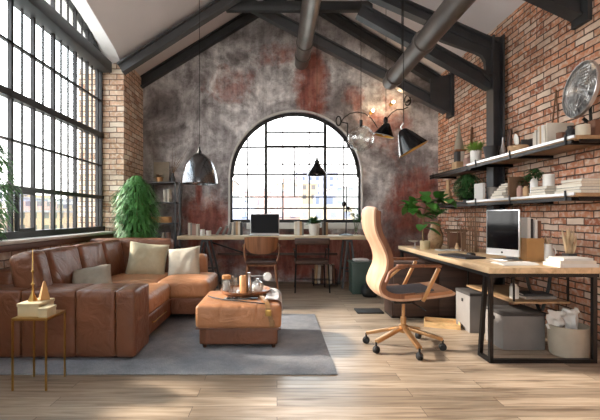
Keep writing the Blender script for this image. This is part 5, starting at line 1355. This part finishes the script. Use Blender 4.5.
for i, (px, X_, h, m, l) in enumerate(((520, 2.42, .115, 'pinkc', 'left of the two small tan bottles on the lower oak shelf'), (526, 2.43, .105, 'tanc', 'right of the two small tan bottles on the lower oak shelf'))):
    D = sx(px, X_)
    MB().lathe([(0, 0), (.026, 0), (.028, .01), (.028, h * .8), (.018, h * .9), (.018, h), (0, h)], (X_, D, LZ)).build('small_bottle', m, loc=(X_, D, LZ), label=l, cat='bottle', group='small bottles on the lower shelf')
x = 2.44; D = sx(534, x)
t = thing('bottle_planter', 'tall white bottle planter with a green sprig on the lower oak shelf', 'potted plant', (x, D, LZ))
MB().lathe([(0, 0), (.032, 0), (.034, .01), (.032, .14), (.022, .17), (.022, .185), (0, .185)], (x, D, LZ)).build('pot', 'potw', t)
mb = MB(); blob_foliage(mb, x, D, LZ + .17, LZ + .26, .06, .06, 150, 5, (.03, .05), .02, .3); mb.build('foliage', 'leafd', t, angle=80)
x = 2.58; D = sx(527, x)
t = thing('cactus_pot', 'small dark green succulent behind the two tan bottles', 'potted plant', (x, D, LZ))
MB().lathe([(0, 0), (.04, 0), (.048, .09), (0, .09)], (x, D, LZ)).build('pot', 'potd', t)
mb = MB(); blob_foliage(mb, x, D, LZ + .09, LZ + .23, .07, .07, 190, 6, (.03, .06), .02, .2); mb.build('foliage', 'leafd', t, angle=80)
D = sx(548, 2.50)
stack(2.50, D, LZ, [(.030, .22, .22, 'bonec', 3, 0), (.028, .20, .21, 'darkc', -2, 0), (.026, .19, .20, 'bonec', 4, 0)], 'under the white canister', g, R(90))
t = thing('white_canister', 'white enamel canister on a stack of books, lower oak shelf', 'canister', (2.52, D + .02, LZ + .087))
MB().lathe([(0, 0), (.046, 0), (.048, .008), (.048, .115), (.043, .115), (.043, .012), (0, .012)], (2.52, D + .02, LZ + .087)).build('body', 'potw', t)
stack(2.56, 3.36, LZ, [(.028, .26, .30, 'bonec', 2, 0), (.024, .24, .30, 'greyc', -3, 0), (.026, .22, .27, 'bonec', 5, -.01), (.020, .20, .25, 'tanc', -4, .01), (.020, .19, .23, 'paper', 3, 0)], 'at the near end of the lower oak shelf', g, R(90))
# ---- far upper shelf
x = 2.50; D = sx(459, x)
t = thing('wooden_spire', 'wooden steeple ornament on a black and white block, on the far upper shelf', 'ornament', (x, D, UZ))
MB().box(x - .07, x + .06, D - .07, D + .07, UZ, UZ + .10).build('plinth', 'tanc', t, bevel=.004)
MB().box(x - .05, x + .0, D - .05, D + .05, UZ + .10, UZ + .24).build('dark_block', 'darkc', t, bevel=.003)
MB().box(x + .0, x + .05, D - .05, D + .05, UZ + .10, UZ + .24).build('pale_block', 'bonec', t, bevel=.003)
MB().box(x - .07, x + .07, D - .06, D + .06, UZ + .24, UZ + .27).build('collar', 'walnut', t, bevel=.003)
MB().lathe([(0, .27), (.065, .27), (.05, .38), (.02, .50), (.006, .64), (0, .65)], (x, D, UZ), 16).build('spire', 'linen3', t)
x = 2.72; D = sx(470, x)
MB().bar((x, D, UZ), (x + .04, D + .03, UZ + .62), .02, .03, (0, 1, 0)).build('leaning_pole', 'brownc', loc=(x, D, UZ), label='thin brown pole leaning on the brick right of the wooden steeple', cat='pole')
x = 2.52; D = 5.25
MB().box(x - .05, x + .05, D - .06, D + .06, UZ, UZ + .12).build('brown_block_box', 'pinkc', loc=(x, D, UZ), label='dusty rose box right of the steeple on the far upper shelf', cat='box', bevel=.004)
# ---- far lower shelf
x = 2.50; D = sx(448, x)
MB().lathe([(0, 0), (.045, 0), (.06, .06), (.055, .14), (.028, .20), (.024, .30), (.03, .34), (0, .34)], (x, D, LZ)).build('tan_vase', 'tanc', loc=(x, D, LZ), label='tan long-necked vase on the far lower shelf, left of the bushy plant', cat='vase')
x = 2.52; D = sx(468, x)
t = thing('bushy_plant', 'bushy dark green plant spilling over the far lower shelf', 'potted plant', (x, D, LZ))
MB().lathe([(0, 0), (.06, 0), (.075, .10), (.068, .10), (0, .09)], (x, D, LZ)).build('pot', 'potd', t)
mb = MB(); blob_foliage(mb, x - .0, D, LZ + .05, LZ + .37, .16, .17, 1100, 12, (.04, .08), .02, .5, lambda u: math.sin(math.pi * min(1, .1 + u * .9)) ** .6); mb.build('foliage', 'leafd', t, angle=80)
